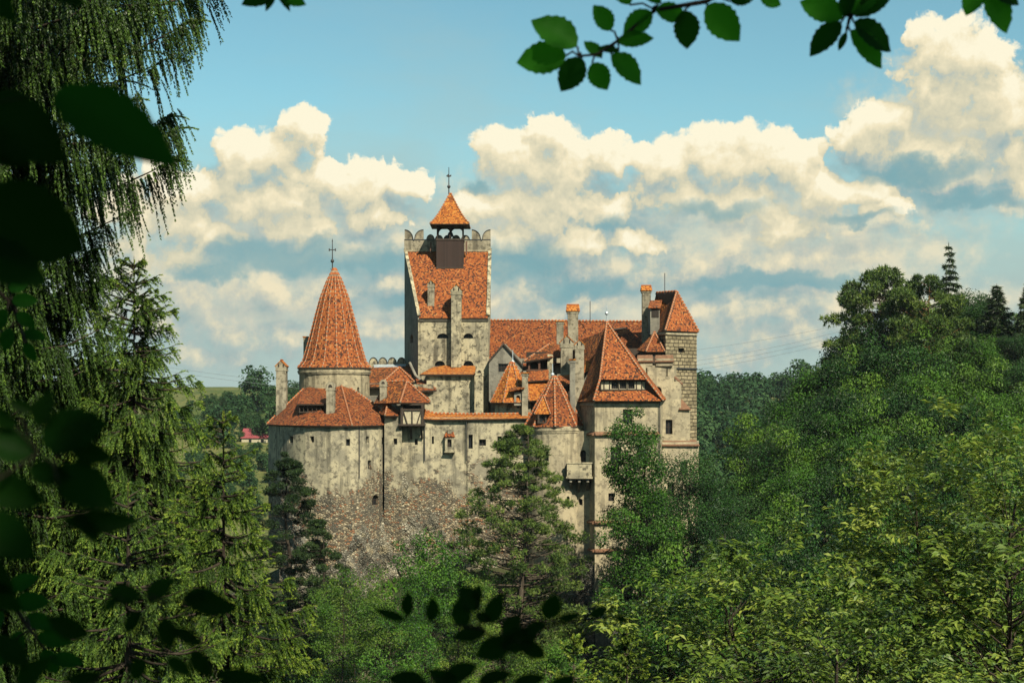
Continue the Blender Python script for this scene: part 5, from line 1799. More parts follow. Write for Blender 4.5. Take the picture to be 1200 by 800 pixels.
def hanging_spruce(seed, H, z_from, reach, n_per_m, strand=(0.25, 0.7), needle=0.055, width=0.03,  upturn=0.16, sag=0.20, twig_gap=0.07, strand_step=0.028, fwd=(0.18, 0.5), z_dense=1e9, depth=0.16, az_keep=None, fresh=0.35, hang=0.75, trunk_r=0.22, side_scale=0.5):
    """Near Norway spruce: limbs sweep down and up again, twigs hang from them like curtains, each twig set with needles."""
    rng = np.random.default_rng(seed)
    paths, rad = [np.array([[0, 0, z_from - 1.0], [0, 0, (z_from + H) / 2], [0, 0, H]])], [trunk_r * np.array([1.0, 0.6, 0.06])]
    n_l = int((H - z_from) * n_per_m)
    zs = np.sort(rng.uniform(z_from, H - 0.12, n_l))
    S0, SD, SL, ST = [], [], [], []
    for z in zs:
        a = rng.uniform(0, 2 * np.pi)
        if az_keep is not None and not az_keep(a):
            continue
        L = reach(z) * rng.uniform(0.72, 1.08)
        if z > z_dense and rng.random() < 0.75:
            continue
        if L < 0.06:
            continue
        k = 12
        t = np.linspace(0, 1, k)
        young = np.clip((H - z) / 2.2, 0, 1)       # shoots near the tip still point up
        rise = (1 - young) * 0.55
        zz = z + L * (rise * t - sag * young * np.sin(t * np.pi * 0.62) + upturn * young * t ** 3)
        side = rng.normal(0, 0.10)
        ca, sa = math.cos(a), math.sin(a)
        x = L * t * ca - sa * side * L * t ** 2
        y = L * t * sa + ca * side * L * t ** 2
        P = np.stack([x, y, zz], -1)
        paths.append(P[::2])
        rad.append((0.012 + 0.010 * L) * np.linspace(1, 0.2, len(P[::2])))
        # the limb's own needles near the tip
        nt_ = max(10, int(L / twig_gap) * 2)
        nk = max(2, nt_ // 7)
        ctr = rng.uniform(0.1, 1.0, nk) ** 0.75
        kk_ = rng.integers(0, nk, nt_)
        tt = np.clip(ctr[kk_] + rng.normal(0, 0.022, nt_), 0.06, 1.0)
        clen = rng.uniform(0.55, 1.3, nk)[kk_]
        csh = rng.normal(0, 1, nk)[kk_]
        base_p = np.stack([np.interp(tt, t, P[:, i]) for i in range(3)], -1)
        sgn = rng.choice([-1.0, 1.0], nt_)
        fw = np.array([ca, sa, 0.0])
        sd = np.array([-sa, ca, 0.0])
        ln = rng.uniform(*strand, nt_) * (1.12 - 0.75 * tt ** 2) * np.clip(L / 1.2, 0.25, 1.15) * clen
        base_p = base_p + sd * ((csh + rng.normal(0, 0.25, nt_)) * depth * L * (1.05 - tt) * young)[:, None]
        dirs = fw * (fwd[0] + fwd[1] * tt)[:, None] + sd * (sgn * side_scale * (1.1 - 0.5 * tt))[:, None] + np.array([0, 0, -1.0]) * (hang * young * (1 - 0.45 * tt))[:, None] + rng.normal(0, 0.13, (nt_, 3))
        S0.append(base_p)
        SD.append(unit(dirs))
        SL.append(ln)
        ST.append(np.clip(tt * 0.35 + rng.normal(0, 0.1, nt_), 0, 0.6))
        # leading shoot along the limb itself
        kk = 5
        S0.append(P[[-2, -4, -6, -8, -10]])
        SD.append(unit(P[[-1, -3, -5, -7, -9]] - P[[-2, -4, -6, -8, -10]] + 1e-6))
        SL.append(np.full(kk, L / 11 * 2.1))
        ST.append(np.array([0.65, 0.5, 0.4, 0.3, 0.2]))
    # the leader
    S0.append(np.array([[0, 0, H - 0.7], [0, 0, H - 0.35]]))
    SD.append(np.array([[0, 0, 1.0], [0, 0, 1.0]]))
    SL.append(np.array([0.42, 0.42]))
    ST.append(np.array([0.5, 0.7]))
    S0, SD, SL, ST = map(np.concatenate, (S0, SD, SL, ST))
    cnt = np.maximum(4, (SL / strand_step).astype(int))
    si = np.repeat(np.arange(len(SL)), cnt)
    first = np.concatenate([[0], np.cumsum(cnt)[:-1]])
    s = (np.arange(len(si)) - np.repeat(first, cnt) + rng.uniform(0, 1, len(si))) / cnt[si]
    per = 5
    si, s = np.repeat(si, per), np.repeat(s, per)
    n = len(si)
    D = SD[si]
    Lx = SL[si]
    grav = np.array([0, 0, -1.0]) * (0.30 * Lx * s * s * hang)[:, None]
    wav = np.sin(s * 9 + np.repeat(0, n) + si * 1.7)[:, None] * (0.012 * Lx)[:, None] * np.stack([np.cos(si * 2.1), np.sin(si * 2.1), np.zeros(n)], -1)
    C = S0[si] + D * (Lx * s)[:, None] + grav + wav
    ax = unit(D + np.array([0, 0, -1.0]) * (0.6 * s * hang)[:, None])
    rd = unit(np.cross(ax, rand_unit(rng, n)))
    ND = unit(ax * 1.0 + rd * 0.62)
    SW = unit(np.cross(ND, rand_unit(rng, n)))
    V, Fc = blades(C, ND, SW, needle * rng.uniform(0.7, 1.2, n) * (1.1 - 0.35 * s), np.full(n, width))
    tone = np.clip(ST[si] + fresh * s ** 2 + rng.normal(0, 0.10, n), 0, 1)
    tv, tf = tubes_np(paths, rad, 5)
    return (tv, tf), (V, Fc, np.repeat(tone, 3))


def plant(name, kit, trunk_mat, leaf, loc, label, cat='tree', group=None, rz=0.0, scale=1.0, crown='crown', trunk='trunk'):
    (tv, tf), (V, Fc, tone) = kit
    e = empty(name, loc, label, cat, group, rz)
    e.scale = (scale,) * 3 if not isinstance(scale, tuple) else scale
    link(trunk, np_mesh(trunk, tv, tf, [M[trunk_mat]], smooth=True), e)
    link(crown, np_mesh(crown, V, Fc, [M[leaf]], tone=tone), e)
    return e


def again(src, loc, rz, scale, label=None, group=None, name=None):
    """A copy of a plant with copies of its parts."""
    c = copy_tree(src)
    c.location = loc
    c.rotation_euler = (0, 0, rz)
    c.scale = (scale,) * 3 if not isinstance(scale, tuple) else scale
    if label:
        c['label'] = label
    if group:
        c['group'] = group
    return c


def ground_at(px, Y):
    x = X(px, Y)
    return Vector((x, Y, float(T(x, Y)) - 0.15))


RNG = random.Random(7)

# ------------------------------------------------------------------ trees on and below the castle rock
def top_height(px, py, Y):
    g = ground_at(px, Y)
    return Z(py, Y) - g.z, g


h, g = top_height(607, 500, 172)
plant('pine_tree', pine_tree(11, h, 17.5, 2.0, 290, 46, 0.38, lobes=([0, 0.15, 0.4, 0.62, 0.75, 0.9, 1], [0.8, 0.95, 1.0, 0.85, 0.6, 0.36, 0.08]), clump=0.066, flat=0.55), 'bark', 'needle_olive', g,
      'broad olive green pine with a narrow tip in front of the curtain wall', 'tree')
h, g = top_height(336, 532, 172)
plant('pine_tree', pine_tree(12, h, 12.5, 2.0, 150, 60, 0.36, clump=0.085, flat=0.5), 'bark_dark', 'needle_dark', g, 'dark pine growing against the round bastion', 'tree')
h, g = top_height(372, 610, 168)
plant('pine_tree', pine_tree(13, h, 10.5, 1.0, 110, 55, 0.36, clump=0.095, flat=0.5), 'bark_dark', 'needle_dark', g, 'low dark pine below the rubble foot of the bastion', 'tree')
h, g = top_height(748, 478, 171)
plant('ash_tree', broad_tree(14, h, 10.8, 6.0, 300, 105, 0.30, lobes=[(-0.5, 0, h * 0.84, 3.6, 3.2, h * 0.15, 1.0), (0.2, 0, h * 0.62, 5.2, 4.6, h * 0.17, 1.5), (-0.8, 0, h * 0.38, 4.6, 4.0, h * 0.12, 0.9)], clump_r=0.11, trunk_r=0.34, n_limb=60),
      'bark_dark', 'leaf_broad', g, 'tall slender ash with a dark straight trunk in front of the residence', 'tree')
h, g = top_height(810, 530, 178)
plant('maple_tree', broad_tree(15, h, 13.5, 3.0, 200, 200, 0.27, clump_r=0.15), 'bark_dark', 'leaf_deep', g, 'dense dark maple hiding the foot of the beige wing', 'tree')
h, g = top_height(850, 590, 170)
plant('maple_tree', broad_tree(16, h, 13, 2.0, 150, 200, 0.27, clump_r=0.15), 'bark_dark', 'leaf_deep', g, 'rounded dark maple on the slope beside the beige wing', 'tree')
h, g = top_height(410, 668, 160)
plant('birch_tree', broad_tree(17, h, 8.5, h * 0.45, 80, 60, 0.30, clump_r=0.13, trunk_r=0.12), 'bark_dark', 'leaf_bright', g, 'small bright green tree with thin stems below the bastion', 'tree')
h, g = top_height(505, 618, 166)
plant('birch_tree', broad_tree(18, h, 10.0, h * 0.25, 80, 80, 0.32, clump_r=0.13, trunk_r=0.13), 'bark_dark', 'leaf_broad', g, 'bushy green tree at the foot of the curtain wall', 'tree')
h, g = top_height(545, 640, 170)
plant('birch_tree', broad_tree(19, h, 7.5, h * 0.2, 70, 70, 0.30, clump_r=0.14, trunk_r=0.1), 'bark_dark', 'leaf_broad', g, 'young green tree between the bushy tree and the broad pine', 'tree')

FOOT_TREES = [
    (400, 648, 150, 8.0, 'leaf_bright', 'bright green maple at the foot of the rock beside the fresh spruce'), (452, 662, 146, 8.0, 'leaf_bright', 'rounded bright green maple at the foot of the rock below the bastion'),
    (505, 652, 150, 7.5, 'leaf_broad', 'rounded deep green maple at the foot of the rock below the tiled niche'), (558, 678, 146, 8.5, 'leaf_bright', 'bright green maple below the broad pine on the left of its trunk'),
    (640, 728, 146, 7.0, 'leaf_broad', 'deep green maple below the broad pine on the right of its trunk'),
    (470, 706, 136, 8.0, 'leaf_broad', 'low deep green maple in the hollow below the castle rock'), (600, 736, 134, 8.0, 'leaf_bright', 'low bright green maple in the hollow below the castle rock')]
for k, (px, py, Y, W_, mt, lab) in enumerate(FOOT_TREES):
    h, g = top_height(px, py, Y)
    plant('maple_tree', broad_tree(130 + k, max(h, 3.0), W_, max(h, 3.0) * 0.12, 46, 240, 0.22, clump_r=0.16, flat=0.66, trunk_r=0.14), 'bark_dark', mt, g, lab, 'tree')

# shrubs on the rock slope: a few kinds, each bush a plant of its own
SHR = []
for i in range(4):
    kit = broad_tree(30 + i, 3.0, 4.2, 0.2, 26, 46, 0.27, clump_r=0.2, trunk_r=0.06, n_limb=12)
    SHR.append(plant('bush', kit, 'bark_dark', ('leaf_broad', 'leaf_broad', 'leaf_bright', 'leaf_broad')[i], (0, 0, -200), None, 'bush', 'bushes on the rock slope below the castle', crown='leaves', trunk='stems'))
spots = []
rs = random.Random(21)
for k in range(110):
    px = rs.uniform(330, 800)
    Y = rs.uniform(146, 181)
    spots.append((px, Y, rs.uniform(0.55, 1.25)))
first = [True] * 4
BUSH_LABEL = ('dark green bush on the steep rock slope below the castle', 'dense shadowy bush on the rock slope below the castle', 'fresh bright green bush on the rock slope below the castle', 'low wide dark bush on the rock slope below the castle')
for i, (px, Y, s) in enumerate(spots):
    j = i % 4
    g = ground_at(px, Y)
    sc = (s * rs.uniform(0.9, 1.3), s * rs.uniform(0.9, 1.2), s * rs.uniform(0.7, 1.2))
    rz = rs.uniform(0, 6.28)
    if first[j]:
        o = SHR[j]
        o.location, o.rotation_euler, o.scale = g, (0, 0, rz), sc
        o['label'] = BUSH_LABEL[j]
        first[j] = False
    else:
        again(SHR[j], g, rz, sc)

# ------------------------------------------------------------------ wood on the hill to the right
KITS = {
    'broadA': ('beech_tree', broad_tree(41, 16, 11.5, 3.0, 52, 420, 0.28, clump_r=0.165, flat=0.62), 'bark_dark', 'leaf_deep'),
    'broadB': ('beech_tree', broad_tree(42, 17, 10.5, 3.0, 50, 420, 0.28, lobes=[(0, 0, 8, 5.5, 5.5, 4.5, 1.2), (0.8, 0, 13, 3.8, 3.8, 4, 0.9)], clump_r=0.17, flat=0.62), 'bark_dark', 'leaf_broad'),
    'broadC': ('beech_tree', broad_tree(43, 14, 12.0, 2.0, 54, 420, 0.28, lobes=[(-2, 0, 7.5, 4.6, 5, 4.5, 1), (2.2, 0.5, 8.5, 4.4, 5, 5, 1)], clump_r=0.155, flat=0.62), 'bark_dark', 'leaf_mid'),
    'larch': ('larch_tree', pine_tree(44, 19, 14.0, 3.0, 230, 46, 0.45, lobes=([0, 0.3, 0.6, 0.85, 1], [0.8, 1.0, 0.85, 0.75, 0.3]), clump=0.085, droop=0.6), 'bark', 'needle_olive'),
    'pine': ('pine_tree', pine_tree(45, 18, 11.0, 8.0, 70, 62, 0.42, lobes=([0, 0.2, 0.6, 0.9, 1], [0.6, 1.0, 0.95, 0.6, 0.25]), clump=0.13), 'bark_pine', 'needle_olive'),
    'spruce': ('spruce_tree', far_spruce(46, 18, 7.5, 34, 9, 0.6), 'bark_dark', 'needle_dark'),
    'spire': ('spruce_tree', far_spruce(47, 16, 7.6, 21, 6, 0.55), 'bark_dark', 'needle_dark'),
}
KH = {'broadA': 16, 'broadB': 17, 'broadC': 14, 'larch': 19, 'pine': 18, 'spruce': 18, 'spire': 16}
made = {}
WOOD_LABEL = {
    'broadA': 'round dark green beech in the dense wood on the hill', 'broadB': 'tall dark green beech in the dense wood on the hill', 'broadC': 'broad lighter green beech in the dense wood on the hill',
    'larch': 'feathery larch in the dense wood on the hill', 'pine': 'pine with an orange trunk in the dense wood on the hill', 'spruce': 'dark conical spruce in the dense wood on the hill', 'spire': 'thin dark spruce in the dense wood on the hill'}


def wood_tree(kind, px, py_top, Y, label=None, wide=1.0, rz=None):
    g = ground_at(px, Y)
    h = max(5.0, Z(py_top, Y) - g.z)
    s = h / KH[kind]
    rz = RNG.uniform(0, 6.28) if rz is None else rz
    sw = wide * (s if s < 1.25 else 1.25 + (s - 1.25) * 0.4)
    lab = label or WOOD_LABEL[kind]
    grp = None if label else 'trees of the wood on the hill'
    if kind not in made:
        nm, kit, tm, lm = KITS[kind]
        made[kind] = plant(nm, kit, tm, lm, g, lab, 'tree', grp, rz, (sw, sw, s))
        return made[kind]
    c = again(made[kind], g, rz, (sw, sw, s), lab)
    if grp:
        c['group'] = grp
    elif 'group' in c:
        del c['group']
    return c


wood_tree('spire', 1112, 283, 262, 'thin spire of a spruce standing above all other trees of the hill')
wood_tree('larch', 1032, 318, 236, 'big feathery larch at the left end of the hill wood')
wood_tree('pine', 1086, 325, 228, 'tall pine with a bare orange trunk on the hill crest', 0.9)
wood_tree('broadA', 1135, 338, 245)
wood_tree('spruce', 1168, 332, 236, 'broad dark spruce on the hill crest right of the orange pine', 1.5)
wood_tree('spruce', 1205, 330, 232, 'dark spruce at the right edge of the hill crest', 1.3)
wood_tree('broadA', 1000, 408, 226)
wood_tree('broadB', 970, 425, 226)
for (px, py, Y, k) in ((1062, 360, 240, 'broadB'), (1020, 372, 232, 'broadA'), (1100, 352, 244, 'broadC'), (1150, 352, 240, 'broadA'), (1185, 362, 238, 'broadC'), (1215, 345, 240, 'broadB'), (1125, 350, 250, 'broadB'), (1005, 392, 230, 'broadC'), (985, 402, 228, 'spruce'), (1062, 395, 222, 'broadA'), (1105, 385, 226, 'broadC'), (1150, 392, 224, 'broadB'), (1195, 388, 226, 'broadA'), (1030, 425, 218, 'broadC'), (1230, 360, 235, 'broadB'),
                       (935, 462, 224, 'broadB'), (985, 448, 214, 'broadA'), (1045, 448, 210, 'broadA'), (1090, 430, 212, 'broadB'), (1140, 425, 214, 'broadC'), (1185, 420, 212, 'broadA'),
                       (900, 488, 220, 'broadC'), (950, 480, 210, 'broadA'), (1000, 474, 204, 'broadB'), (1060, 470, 200, 'broadC'), (1110, 462, 202, 'broadA'), (1160, 455, 200, 'broadB'), (1210, 450, 200, 'broadC'),
                       (915, 510, 205, 'broadA'), (965, 508, 198, 'broadC'), (1020, 503, 192, 'broadB'), (1075, 500, 190, 'broadA'), (1130, 495, 188, 'broadC'), (1185, 490, 188, 'broadB'),
                       (888, 540, 204, 'broadB'), (935, 542, 190, 'broadB'), (990, 540, 184, 'broadA'), (1050, 535, 180, 'broadC'), (1110, 530, 178, 'broadA'),
                       (880, 572, 190, 'broadA'), (915, 580, 180, 'broadC'), (970, 580, 172, 'broadA'), (1035, 580, 168, 'broadB'), (1100, 570, 168, 'broadA'), (1160, 545, 172, 'broadB'), (1220, 530, 176, 'broadA'),
                       (890, 620, 170, 'broadB'), (940, 625, 160, 'broadA'), (1000, 630, 156, 'broadC'), (1070, 625, 154, 'broadB'), (1150, 610, 156, 'broadC'), (830, 640, 160, 'broadC'), (800, 690, 150, 'broadB')):
    wood_tree(k, px, py, Y, None, 0.98)

# ------------------------------------------------------------------ far hillsides
far_kit = broad_tree(61, 10, 8, 1.0, 46, 34, 0.75, clump_r=0.17, n_limb=8)
far_kit2 = broad_tree(62, 10, 6, 1.0, 40, 34, 0.75, clump_r=0.18, n_limb=8)
FAR = [plant('field_tree', far_kit, 'bark_dark', 'leaf_far', (0, 0, -300), 'round tree among the trees scattered over the far meadow hillside', 'tree', 'trees on the far meadow hillside'),
       plant('field_tree', far_kit2, 'bark_dark', 'leaf_far', (0, 0, -300), 'narrow tree among the trees scattered over the far meadow hillside', 'tree', 'trees on the far meadow hillside')]
rs = random.Random(5)
fp = [(300, 431, 640, 0), (322, 452, 640, 0), (345, 447, 660, 0), (275, 462, 600, 1), (285, 458, 610, 1), (330, 470, 560, 0), (250, 462, 640, 0), (262, 468, 560, 1)]
for i in range(100):
    px = rs.uniform(195, 350)
    Y = rs.uniform(420, 650)
    g = ground_at(px, Y)
    fp.append((px, HZ - (g.z + rs.uniform(4, 9.5)) * F / Y, Y, rs.randrange(2)))
for i in range(24):
    px = rs.uniform(-120, 190)
    Y = rs.uniform(430, 650)
    fp.append((px, HZ - (ground_at(px, Y).z + rs.uniform(6, 12)) * F / Y, Y, rs.randrange(2)))
done = [False, False]
for px, py, Y, k in fp:
    g = ground_at(px, Y)
    s = max(4.0, Z(py, Y) - g.z) / 10
    if not done[k]:
        FAR[k].location, FAR[k].scale, done[k] = g, (s, s, s), True
    else:
        again(FAR[k], g, rs.uniform(0, 6.28), (s * rs.uniform(0.9, 1.2), s, s))


def far_wood():
    """The wood on the far slope right of the castle reads as one mass of crowns."""
    rng = np.random.default_rng(77)
    C, D, N, Ls, to = [], [], [], [], []
    n_t = 330
    px = rng.uniform(805, 1010, n_t)
    Y = rng.uniform(380, 760, n_t)
    x = (px - 600) * Y / F
    z = T(x, Y)
    h = rng.uniform(7, 17, n_t)
    for i in range(n_t):
        k = 150
        d = rand_unit(rng, k)
        d[:, 2] = np.abs(d[:, 2]) * 1.0 - 0.25
        r = rng.uniform(0.7, 1.0, k)[:, None] * np.array([h[i] * 0.42, h[i] * 0.42, h[i] * 0.6])
        lump = 1 + 0.18 * np.sin(d[:, :1] * 7 + i) * np.cos(d[:, 2:] * 6 + i * 2)
        p = np.array([x[i], Y[i], z[i] + h[i] * 0.45]) + d * r * lump
        C.append(p)
        N.append(d + rng.normal(0, 0.35, (k, 3)))
        D.append(np.cross(d, rand_unit(rng, k)))
        Ls.append(rng.uniform(1.2, 2.4, k))
        to.append(np.clip(np.full(k, 0.42) + rng.normal(0, 0.3) + rng.normal(0, 0.1, k), 0, 1))
    C, D, N, Ls, to = map(np.concatenate, (C, D, N, Ls, to))
    V, Fc = leaf_quads(C, D, unit(N), Ls, Ls * 0.75)
    o = link('far_wood', np_mesh('far_wood', V, Fc, [M['leaf_far']], tone=np.repeat(to, 4)))
    tag(o, 'bluish green wood covering the far hillside between the castle and the near hill', 'wood', kind='stuff')


far_wood()
for px, py, Y, s in ((940, 424, 690, 1.5), (958, 436, 700, 1.0), (915, 438, 700, 1.1), (885, 446, 700, 1.0), (850, 440, 690, 1.2), (828, 446, 680, 1.0)):
    g = ground_at(px, Y)
    s0 = max(4.0, Z(py, Y) - g.z) / 10
    again(FAR[0], g, rs.uniform(0, 6.28), (s0 * 1.1, s0 * 1.1, s0), 'round tree standing out on the crest of the far wood', 'trees on the crest of the far wood')


def undergrowth():
    """Herbs, grass and low leaves over the near slopes."""
    rng = np.random.default_rng(99)
    n = 150000
    Y = rng.uniform(16, 186, n)
    px = rng.uniform(-40, 1240, n)
    x = (px - 600) * Y / F
    keep = wobble(x, Y, 3.1, 0.4) + 0.6 * wobble(x, Y, 1.1, 1.9) + rng.normal(0, 0.5, n) > -0.15
    keep &= ~((Y > 178) & (x > -36) & (x < 32) & (T(x, Y) > -20.5))
    x, Y = x[keep], Y[keep]
    n = len(x)
    z = T(x, Y)
    C = np.stack([x, Y, z - 0.05], -1)
    D = unit(np.array([0, -0.25, 0.8]) + rng.normal(0, 0.55, (n, 3)))
    D[:, 2] = np.abs(D[:, 2])
    N = unit(np.array([0, -0.5, 0.6]) + rng.normal(0, 0.5, (n, 3)))
    L = rng.uniform(0.35, 0.95, n) * np.interp(Y, [16, 60, 190], [0.55, 0.9, 1.0])
    V, Fc = leaf_quads(C, D, N, L, L * rng.uniform(0.3, 0.6, n))
    tone = np.clip(0.35 + 0.25 * wobble(x, Y, 6, 3.0) + rng.normal(0, 0.15, n), 0, 1)
    o = link('undergrowth', np_mesh('undergrowth', V, Fc, [M['leaf_broad']], tone=np.repeat(tone, 4)))
    tag(o, 'dark herbs and grass covering the steep ground below the castle', 'undergrowth', kind='stuff')


undergrowth()

# ------------------------------------------------------------------ nearer trees at the right and the bottom edge
def near_broad(seed, px, py_top, Y, W, base_f, ncl, per, leaf, label, name='hornbeam_tree', mat='leaf_light', lobes=None, clump=0.075):
    h, g = top_height(px, py_top, Y)
    lb = None
    if lobes:
        lb = [(a, b, h * c, d, e, h * f, w) for a, b, c, d, e, f, w in lobes]
    return plant(name, broad_tree(seed, h, W, h * base_f, ncl, per, leaf, lobes=lb, clump_r=clump, droop=0.5, flat=0.6, open_=0.5, n_limb=140, spray=7, trunk_r=0.13), 'bark_dark', mat, g, label, 'tree')


near_broad(71, 1085, 492, 40, 13.0, 0.05, 330, 70, 0.235, 'big yellow green hornbeam with drooping leaves in front of the hill wood',
           lobes=[(0.3, 0, 0.80, 2.4, 2.4, 0.19, 0.8), (-1.8, 0, 0.62, 3.6, 3.4, 0.24, 1.3), (2.6, 0, 0.66, 3.2, 3.0, 0.26, 1.1), (0, -0.5, 0.40, 6.2, 4.5, 0.28, 1.8)], clump=0.062)
near_broad(72, 1200, 500, 37, 9.0, 0.05, 200, 70, 0.235, 'yellow green hornbeam at the right edge with a bare rising branch', clump=0.085)
near_broad(73, 895, 622, 38, 8.0, 0.05, 190, 70, 0.23, 'yellow green hornbeam bush in front of the ash and the maples', clump=0.085)
near_broad(74, 800, 690, 40, 7.0, 0.0, 140, 70, 0.23, 'low yellow green hornbeam below the slender ash', clump=0.09)
near_broad(75, 1000, 700, 31, 8.5, 0.0, 200, 85, 0.17, 'dark leafed hornbeam filling the lower right corner', mat='leaf_light', clump=0.085)
near_broad(76, 690, 752, 44, 5.5, 0.0, 90, 75, 0.18, 'small bright green tree at the bottom below the broad pine', 'hazel_bush', 'leaf_bright', clump=0.11)
near_broad(77, 470, 770, 60, 7.0, 0.0, 90, 75, 0.20, 'dark hazel bush at the bottom left of the young spruces', 'hazel_bush', 'leaf_broad', clump=0.11)

# young spruces at the bottom edge
h, g = top_height(672, 742, 34)
hg = h
plant('spruce_tree', hanging_spruce(81, hg, hg - 4.2, lambda z: 0.15 + (hg - z) * 0.42, 34, (0.15, 0.4), 0.075, 0.035, twig_gap=0.10, strand_step=0.04, fresh=0.6, trunk_r=0.06), 'bark', 'needle_fresh', g,
      'young light green spruce tip below the broad pine at the bottom edge', 'tree')
h, g = top_height(735, 735, 36)
hh = h
plant('spruce_tree', hanging_spruce(82, hh, hh - 4.2, lambda z: 0.15 + (hh - z) * 0.45, 34, (0.15, 0.4), 0.075, 0.035, twig_gap=0.10, strand_step=0.04, fresh=0.6, trunk_r=0.06), 'bark', 'needle_fresh', g,
      'young light green spruce tip below the iron railing at the bottom edge', 'tree')

# ------------------------------------------------------------------ big spruces at the left
hA, gA_ = top_height(-70, -420, 19)


def reach_a(z):
    """How far the limbs reach at height z: long above, shorter half way down, as the old tree hangs."""
    return float(np.interp(z + gA_.z, [-12, -2, 0.4, 1.2, 2.2, 3.2, 4.2, 5.4, 7, 11], [3.2, 2.8, 2.2, 2.1, 2.65, 2.9, 3.1, 3.7, 3.9, 2.0]))


plant('spruce_tree', hanging_spruce(91, hA, -4.5 - gA_.z, reach_a, 18, (0.35, 0.85), 0.050, 0.0185, twig_gap=0.05, strand_step=0.018, upturn=0.26, sag=0.26, hang=1.5, side_scale=0.22, fresh=0.3, fwd=(0.08, 0.42), z_dense=6.6 - gA_.z,
      az_keep=lambda a: math.cos(a) > -0.5), 'bark_dark', 'needle_green', gA_, 'huge old spruce with long hanging twigs at the left edge', 'tree')
h1, g1 = top_height(157, 300, 20)
plant('spruce_tree', hanging_spruce(92, h1, h1 - 7.0, lambda z: float(np.interp(h1 - z, [0, 0.5, 1.2, 2.0, 3.5, 6, 9], [0.14, 0.46, 0.75, 1.0, 1.6, 2.2, 2.6])), 34, (0.2, 0.6), 0.042, 0.0125, strand_step=0.017, hang=1.1, fresh=0.5, trunk_r=0.05, side_scale=0.4, twig_gap=0.06),
      'bark_dark', 'needle_green', g1, 'spruce with a star shaped leader rising beside the huge old spruce', 'tree')
h2, g2 = top_height(262, 478, 18)
plant('spruce_tree', hanging_spruce(93, h2, h2 - 5.2, lambda z: float(np.interp(h2 - z, [0, 0.5, 1.2, 2.2, 4, 7], [0.10, 0.32, 0.58, 1.0, 1.75, 2.45])), 32, (0.2, 0.55), 0.042, 0.0120, strand_step=0.017, hang=0.95, fresh=0.65, trunk_r=0.05, side_scale=0.45, twig_gap=0.06),
      'bark_dark', 'needle_fresh', g2, 'fresh green spruce with a slender leader in front of the bastion', 'tree')
h3, g3 = top_height(40, 318, 22)
plant('spruce_tree', hanging_spruce(94, h3, h3 - 9.0, lambda z: float(np.interp(h3 - z, [0, 0.4, 1.0, 3, 8], [0.5, 1.6, 1.9, 2.2, 2.8])), 22, (0.3, 0.8), 0.048, 0.0145, strand_step=0.019, hang=1.3, fresh=0.4, trunk_r=0.13, side_scale=0.3),
      'bark_dark', 'needle_green', g3, 'dense spruce behind the star tipped spruce with level upper limbs', 'tree')
h4, g4 = top_height(150, 560, 15)
plant('spruce_tree', hanging_spruce(95, h4, h4 - 4.0, lambda z: float(np.interp(h4 - z, [0, 0.5, 1.5, 3, 6], [0.12, 0.4, 0.95, 1.6, 2.2])), 28, (0.2, 0.5), 0.038, 0.0110, strand_step=0.016, hang=1.0, fresh=0.5, trunk_r=0.07, twig_gap=0.06),
      'bark_dark', 'needle_green', g4, 'shorter spruce at the lower left in front of the other spruces', 'tree')

# ------------------------------------------------------------------ small things of the place
# power lines: slack wires between the hill and the valley
def wires(name, p, q, sag, label, group=None):
    a, b = Vector(p), Vector(q)
    mb = MB()
    pts = [a.lerp(b, i / 16) - Vector((0, 0, sag * 4 * (i / 16) * (1 - i / 16))) for i in range(17)]
    mb.tube(pts, 0.028, 5, 0, False)
    tag(mb.build(name, [M['cable']]), label, 'power line', group)


for i, (dz, lab) in enumerate(((0.0, 'lowest wire of the lower power line between castle and hill wood'), (0.9, 'middle wire of the lower power line between castle and hill wood'), (1.8, 'top wire of the lower power line between castle and hill wood'))):
    wires('power_line', R(760, 440, 290) + Vector((0, 0, dz)), R(1040, 383, 290) + Vector((0, i * 0.4, dz)), 1.2, lab, 'wires of the power line')
wires('power_line', R(760, 416, 310), R(1050, 366, 310), 1.0, 'single thin upper wire between castle and hill wood', 'wires of the power line')
for i, lab in enumerate(('upper wire above the far meadow left of the castle', 'lower wire above the far meadow left of the castle')):
    wires('power_line', R(120, 418 + i * 5, 300), R(420, 456 + i * 5, 300), 0.6, lab, 'wires of the power line')


def barn(px0, px1, py_ridge, py_eave, Y, dep, name, label, roof, wallm):
    x0, x1 = X(px0, Y), X(px1, Y)
    gz = float(T((x0 + x1) / 2, Y)) - 1.0
    ze, zr = Z(py_eave, Y), Z(py_ridge, Y)
    e = empty(name, ((x0 + x1) / 2, Y, gz), label, 'building')
    mb = MB()
    mb.prism([(x0, Y), (x1, Y), (x1, Y + dep), (x0, Y + dep)], gz, ze, 0)
    for x in (x0, x1):
        mb.face([(x, Y, ze), (x, Y + dep, ze), (x, Y + dep / 2, zr - 0.1)], 0)
    mb.build('wall', [M[wallm]], e)
    mb = MB()
    mb.slab([(x0 - 0.4, Y - 0.5, ze - 0.2), (x1 + 0.4, Y - 0.5, ze - 0.2), (x1 + 0.4, Y + dep / 2, zr), (x0 - 0.4, Y + dep / 2, zr)], 0.15, 0)
    mb.slab([(x1 + 0.4, Y + dep + 0.5, ze - 0.2), (x0 - 0.4, Y + dep + 0.5, ze - 0.2), (x0 - 0.4, Y + dep / 2, zr), (x1 + 0.4, Y + dep / 2, zr)], 0.15, 0)
    mb.build('roof', [M[roof]], e)
    for k in range(3):
        mb = MB()
        xx = x0 + (x1 - x0) * (k + 0.6) / 3.2
        mb.box(xx, xx + 1.1, Y - 0.03, Y + 0.1, ze - 2.0, ze - 0.8, 0)
        mb.build('window', [M['glass']], e)


